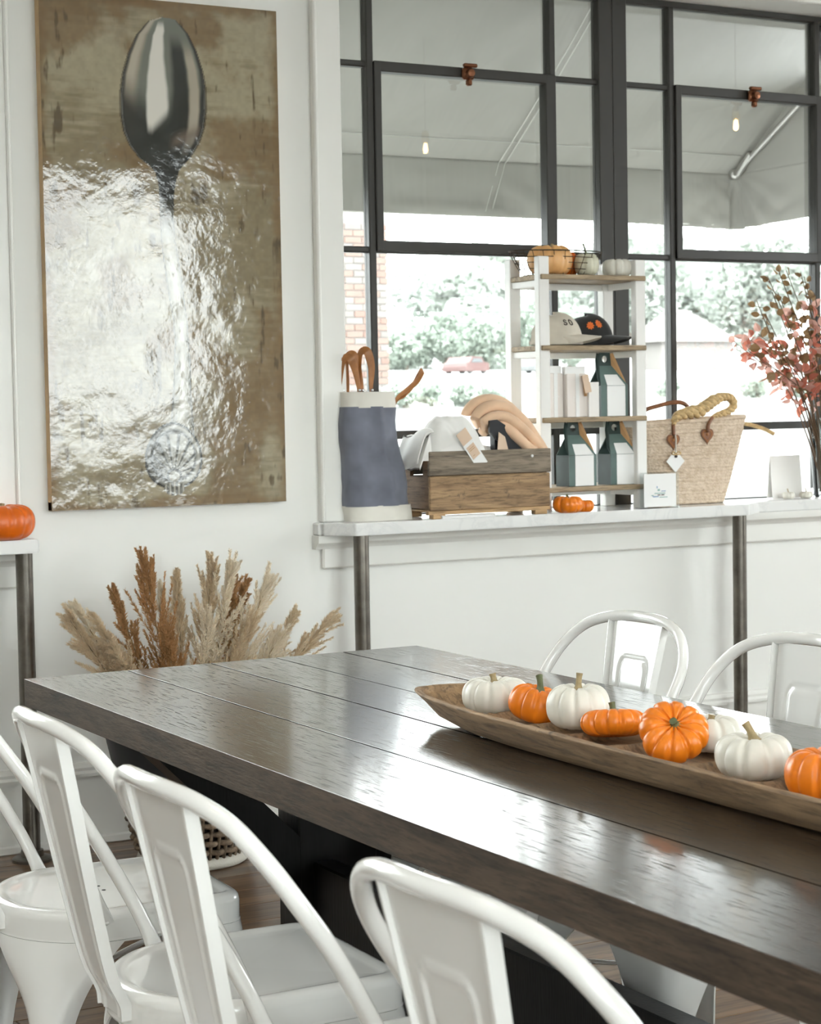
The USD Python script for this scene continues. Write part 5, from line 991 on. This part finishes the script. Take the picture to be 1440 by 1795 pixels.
def skirt():
    path = [(AX0 + (AX1 - 0.05 - AX0) * t, AYF) for t in np.linspace(0, 1, 110)] + [(AX1 - 0.05 + 0.05 * math.sin(a), AYF - 0.05 + 0.05 * math.cos(a)) for a in np.linspace(0.1, 1.5, 12)] + [(AX1, AYF - 0.05 - (AYF - 0.05 - AYW) * t) for t in np.linspace(0, 1, 40)]
    p = np.array(path); T = np.gradient(p, axis=0); T /= np.linalg.norm(T, axis=1, keepdims=True); N = np.stack([-T[:, 1], T[:, 0]], 1); d = np.concatenate([[0], np.cumsum(np.linalg.norm(np.diff(p, axis=0), axis=1))])
    dc = np.hypot(p[:, 0] - AX1, p[:, 1] - AYF); rows = []
    for v in np.linspace(0, 1, 22):
        n_ = meshkit.fbm(np.stack([d * 4.5 + 1.1 * v * np.sin(d * 6), np.full_like(d, v * 1.7), d * 0 + 3], -1), 3, 3) - 0.5
        gather = 0.020 * np.sin(np.arctan2(v * 0.235 + 0.02, np.maximum(dc, 0.02)) * 16 + (d > d[110]) * 1.3) * np.exp(-dc / 0.28) * v
        off = 0.045 * n_ * (0.2 + v) + gather + 0.012 * np.sin((d - 2.83) * 60 + v * 9) * np.exp(-((d - 2.83) / 0.16) ** 2) * v
        rows.append(np.column_stack([p + N * off[:, None] * -1, AZF - (0.235 + 0.022 * np.exp(-dc / 0.45)) * v]))
    return sheet(np.array(rows), 0.004)
obj('valance', skirt(), M['awning'], aw, True)
tri = np.array([[(AX1, AYW + (AYF - AYW) * t, AZF + (AZW - AZF) * (1 - t) * s) for t in np.linspace(0, 1, 16)] for s in np.linspace(0, 1, 12)]); tri[..., 0] += 0.02 * (meshkit.fbm(tri * 5, 3, 6) - 0.5)
obj('side_panel', sheet(tri, 0.004), M['awning'], aw, True)
obj('strut', sweep([(AX1 - 0.03, AYF - 0.03, AZF - 0.005), (AX1 - 0.03, AYW, AZF + 0.53)], 0.0125, 12), M['alu'], aw, True, 'bare metal strut of the awning frame')
obj('corner_joint', cat([ball(0.026, (AX1 - 0.03, AYF - 0.03, AZF - 0.005)), sweep([(AX1 - 0.03, AYF - 0.05, AZF - 0.005), (AX1 - 0.03, AYF - 0.15, AZF + 0.075)], 0.018, 12)]), M['alu'], aw, True)
obj('front_bar', sweep([(AX0, AYF + 0.014, AZF + 0.012), (AX1, AYF + 0.014, AZF + 0.012)], 0.012, 10), M['alu'], aw, True)
slope = lambda x, v: (x, AYW + (AYF - AYW) * v, AZW + (AZF - AZW) * v - 0.018 * math.sin(math.pi * v) - 0.010)
for sx in (1.9, 4.43, 4.462): obj('seam', sweep([slope(sx, v) for v in np.linspace(0.02, 0.99, 20)], 0.0028, 5), M['awnseam'], aw, True)
obj('seam', sweep([slope(x, 0.885) for x in np.linspace(AX0, AX1, 40)], 0.0018, 5), M['alu'], aw, True)
for sx in (4.43, 4.462): obj('valance_seam', sweep([(sx - 0.004 * k, AYF - 0.006, AZF - 0.012 * k) for k in range(19)], 0.0024, 5), M['awnseam'], aw, True)
obj('hem', sweep([(x, AYF + 0.012, AZF - 0.233) for x in np.linspace(AX0, AX1, 30)], 0.005, 6), M['awnseam'], aw, True)

# brick corner across the yard, its visible bricks built one by one
BXR, BYF = 10.77, 20.0
bh = thing('brick_building', 'pale old brick building at the left behind the window', 'building', (0, 0, 0))
obj('wall_core', box(7.6, BXR - 0.012, BYF + 0.012, BYF + 4, 0.0, 4.6), M['mortar'], bh)
rb_ = random.Random(9); k = 0
for c in range(27):
    z = 1.42 + c * 0.0775; x = BXR - (0 if c % 2 else 0.11)
    if not c % 2: obj('brick', rbox(x + 0.006, BXR, BYF, BYF + 0.1, z, z + 0.067, 0.003), M[f'brick{rb_.randrange(4)}'], bh)
    while x > 10.05:
        d = rb_.random() * 0.004; obj('brick', rbox(x - 0.22, x - 0.004, BYF - d, BYF + 0.1, z, z + 0.067, 0.003), M[f'brick{rb_.choice((0, 0, 1, 2, 2, 3))}'], bh); x -= 0.224
# foliage
def leaves(c, r, n, size, seed, clumps=14, flat=1.0):
    rg = np.random.default_rng(seed); cc = rg.normal(size=(clumps, 3)); cc /= np.linalg.norm(cc, axis=1, keepdims=True); cc = np.array(c) + cc * np.array(r) * rg.uniform(0.35, 0.8, (clumps, 1)); cr_ = np.array(r) * rg.uniform(0.30, 0.5, (clumps, 1))
    k = rg.integers(clumps, size=n); d = rg.normal(size=(n, 3)); d /= np.linalg.norm(d, axis=1, keepdims=True); p = cc[k] + d * cr_[k] * rg.uniform(0.75, 1.05, (n, 1))
    a = rg.normal(size=(n, 3)) + d * 0.4; a /= np.linalg.norm(a, axis=1, keepdims=True); b = np.cross(a, rg.normal(size=(n, 3))); b /= np.linalg.norm(b, axis=1, keepdims=True); s = size * rg.uniform(0.6, 1.2, (n, 1))
    V = np.stack([p - a * s, p + b * s * 0.45, p + a * s, p - b * s * 0.45], 1).reshape(-1, 3); o = np.arange(n)[:, None] * 4
    return trimesh.Trimesh(V, np.vstack([o + [0, 1, 2], o + [0, 2, 3]]), process=False)
def tree(name, label, x, y, h, r, m, seed, group, trunk=0.12, base=0.25, n=6500, size=0.11):
    t = thing(name, label, 'tree' if 'tree' in name else 'shrub', (0, 0, 0), 0, group); z = float(ground_z(y))
    obj('trunk', sweep([(x, y, z - 0.1), (x + 0.05, y, z + h * 0.3), (x, y, z + h * 0.7)], np.array([trunk, trunk * 0.8, trunk * 0.3]), 8), M['trunk'], t, True)
    obj('crown', leaves((x, y, z + h * (0.5 + base / 2)), (r, r * 0.8, h * (1 - base) / 2), n, size, seed, 22), m, t, kind=None)
HG = 'hedge trees across the street'
for k, (q, h, lab) in enumerate(((0.549, 0.80, 'low pale green hedge tree beside the brick building'), (0.562, 0.95, 'rounded pale green hedge tree, second from the brick building'), (0.576, 1.15, 'pale green hedge tree behind the red car, left of its middle'), (0.590, 1.2, 'pale green hedge tree behind and above the red car'),
        (0.604, 1.1, 'pale green hedge tree left of the display shelf'), (0.619, 1.25, 'pale green hedge tree just left of the shelf posts'), (0.640, 1.5, 'pale green hedge tree seen through the display shelf'), (0.664, 1.4, 'pale green hedge tree seen right of the baseball caps'))):
    y = 32.0 + 1.25 * (k % 2); tree('hedge_tree', lab, q * y, y, h, 0.60, M['foliage0'], 60 + k, HG, 0.05, 0.02, 5200, 0.055)
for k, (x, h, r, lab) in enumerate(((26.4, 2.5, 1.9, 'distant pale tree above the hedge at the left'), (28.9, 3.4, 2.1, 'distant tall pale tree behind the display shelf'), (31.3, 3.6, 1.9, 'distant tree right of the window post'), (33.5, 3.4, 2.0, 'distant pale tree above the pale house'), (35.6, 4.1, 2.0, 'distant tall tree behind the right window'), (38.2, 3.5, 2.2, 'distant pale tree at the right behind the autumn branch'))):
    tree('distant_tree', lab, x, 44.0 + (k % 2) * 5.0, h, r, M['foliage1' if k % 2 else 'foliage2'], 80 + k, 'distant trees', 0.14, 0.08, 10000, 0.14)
SG = 'low shrubs at the edge of the parking lot'
for k, (x, y, lab) in enumerate(((8.72, 16.0, 'low shrub outside, just right of the tote bag'), (9.08, 16.1, 'low shrub outside above the white cloth bag'), (9.42, 16.0, 'low shrub outside above the peach scarf'), (9.76, 16.1, 'low shrub outside, left of the shelf posts'), (12.0, 18.0, 'low shrub outside, seen between the boards of the shelf'), (13.3, 18.0, 'low shrub outside above the straw basket'), (14.55, 18.0, 'low shrub outside beneath the small teal sign'), (15.3, 18.1, 'low shrub outside behind the red leaves'))):
    tree('low_shrub', lab, x, y, 0.24, 0.19, M['foliage0'], 90 + k, SG, 0.02, 0.0, 1500, 0.026)
# cars
def car(label, x, y, m, rz):
    z = float(ground_z(y)); c = thing('parked_car', label, 'car', (x, y, z), rz)
    body = Polygon([(-0.92, 0.08), (0.92, 0.08), (0.93, 0.22), (0.86, 0.27), (0.52, 0.29), (0.30, 0.43), (-0.42, 0.44), (-0.66, 0.29), (-0.90, 0.27), (-0.94, 0.18)]).buffer(0.02)
    k = 0.25; 
    S = lambda p, y0, y1: (lambda q: trimesh.Trimesh(q.vertices * np.array([k, 1, k * 2.4]), q.faces))(prism(p, y0, y1))
    obj('body', S(body, -0.34, 0.34), m, c, 30); g_ = obj('windows', cat([S(Polygon([(0.24, 0.40), (-0.38, 0.41), (-0.56, 0.30), (0.42, 0.30)]), -0.345, -0.341), S(Polygon([(0.24, 0.40), (-0.38, 0.41), (-0.56, 0.30), (0.42, 0.30)]), 0.341, 0.345)]), M['carglass'], c)
    for wx in (-0.56, 0.56):
        for wy in (-0.33, 0.27): obj('wheel', moved(lathe([(0.01, 0), (0.17 * k, 0), (0.19 * k, 0.02), (0.19 * k, 0.05), (0.01, 0.06)], 18), (wx * k, wy, 0.16 * k), rx=-math.pi / 2), M['tyre'], c, 30)
car('red car parked across the street, small behind the window', 16.53, 28.0, M['carred'], 0.1)
car('white car parked across the street, behind the display shelf', 17.86, 28.0, M['carwhite'], 0.1)
# pale house, sign and overhead wires
ho = thing('pale_house', 'pale hipped house across the street, left of the autumn branch', 'house', (23.1, 30.8, float(ground_z(30.8)) - 0.05))
obj('wall', rbox(-0.85, 0.88, -0.5, 0.5, 0, 0.62, 0.02), M['housewall'], ho); obj('roof', trimesh.convex.convex_hull(np.array([(-1.0, -0.6, 0.58), (1.0, -0.6, 0.58), (1.0, 0.6, 0.58), (-1.0, 0.6, 0.58), (-0.35, 0, 1.22), (0.15, 0, 1.22)])), M['houseroof'], ho)
obj('doorway', box(0.42, 0.60, -0.505, -0.5, 0.0, 0.42), M['trunk'], ho)
sn = thing('street_sign', 'small white sign with a teal panel on a post, outside behind the red leaves', 'sign', (14.74, 17.7, float(ground_z(17.7))))
obj('post', box(-0.008, 0.008, -0.008, 0.008, 0, 0.10), M['paper'], sn); obj('board', rbox(-0.13, 0.13, -0.01, 0.01, 0.08, 0.17, 0.003), M['paper'], sn); obj('teal_panel', rbox(-0.06, 0.06, -0.012, 0.008, 0.175, 0.215, 0.003), M['signteal'], sn)
for k, (z, lab) in enumerate(((3.03, 'upper overhead wire crossing behind the window'), (2.80, 'lower overhead wire crossing behind the window'))): solo('overhead_wire', sweep([(x, 25 + 0.02 * x, z + 0.0025 * (x - 16) ** 2 * 0.1) for x in np.linspace(11.0, 32, 20)], 0.006, 5), M['black'], lab, 'wire')
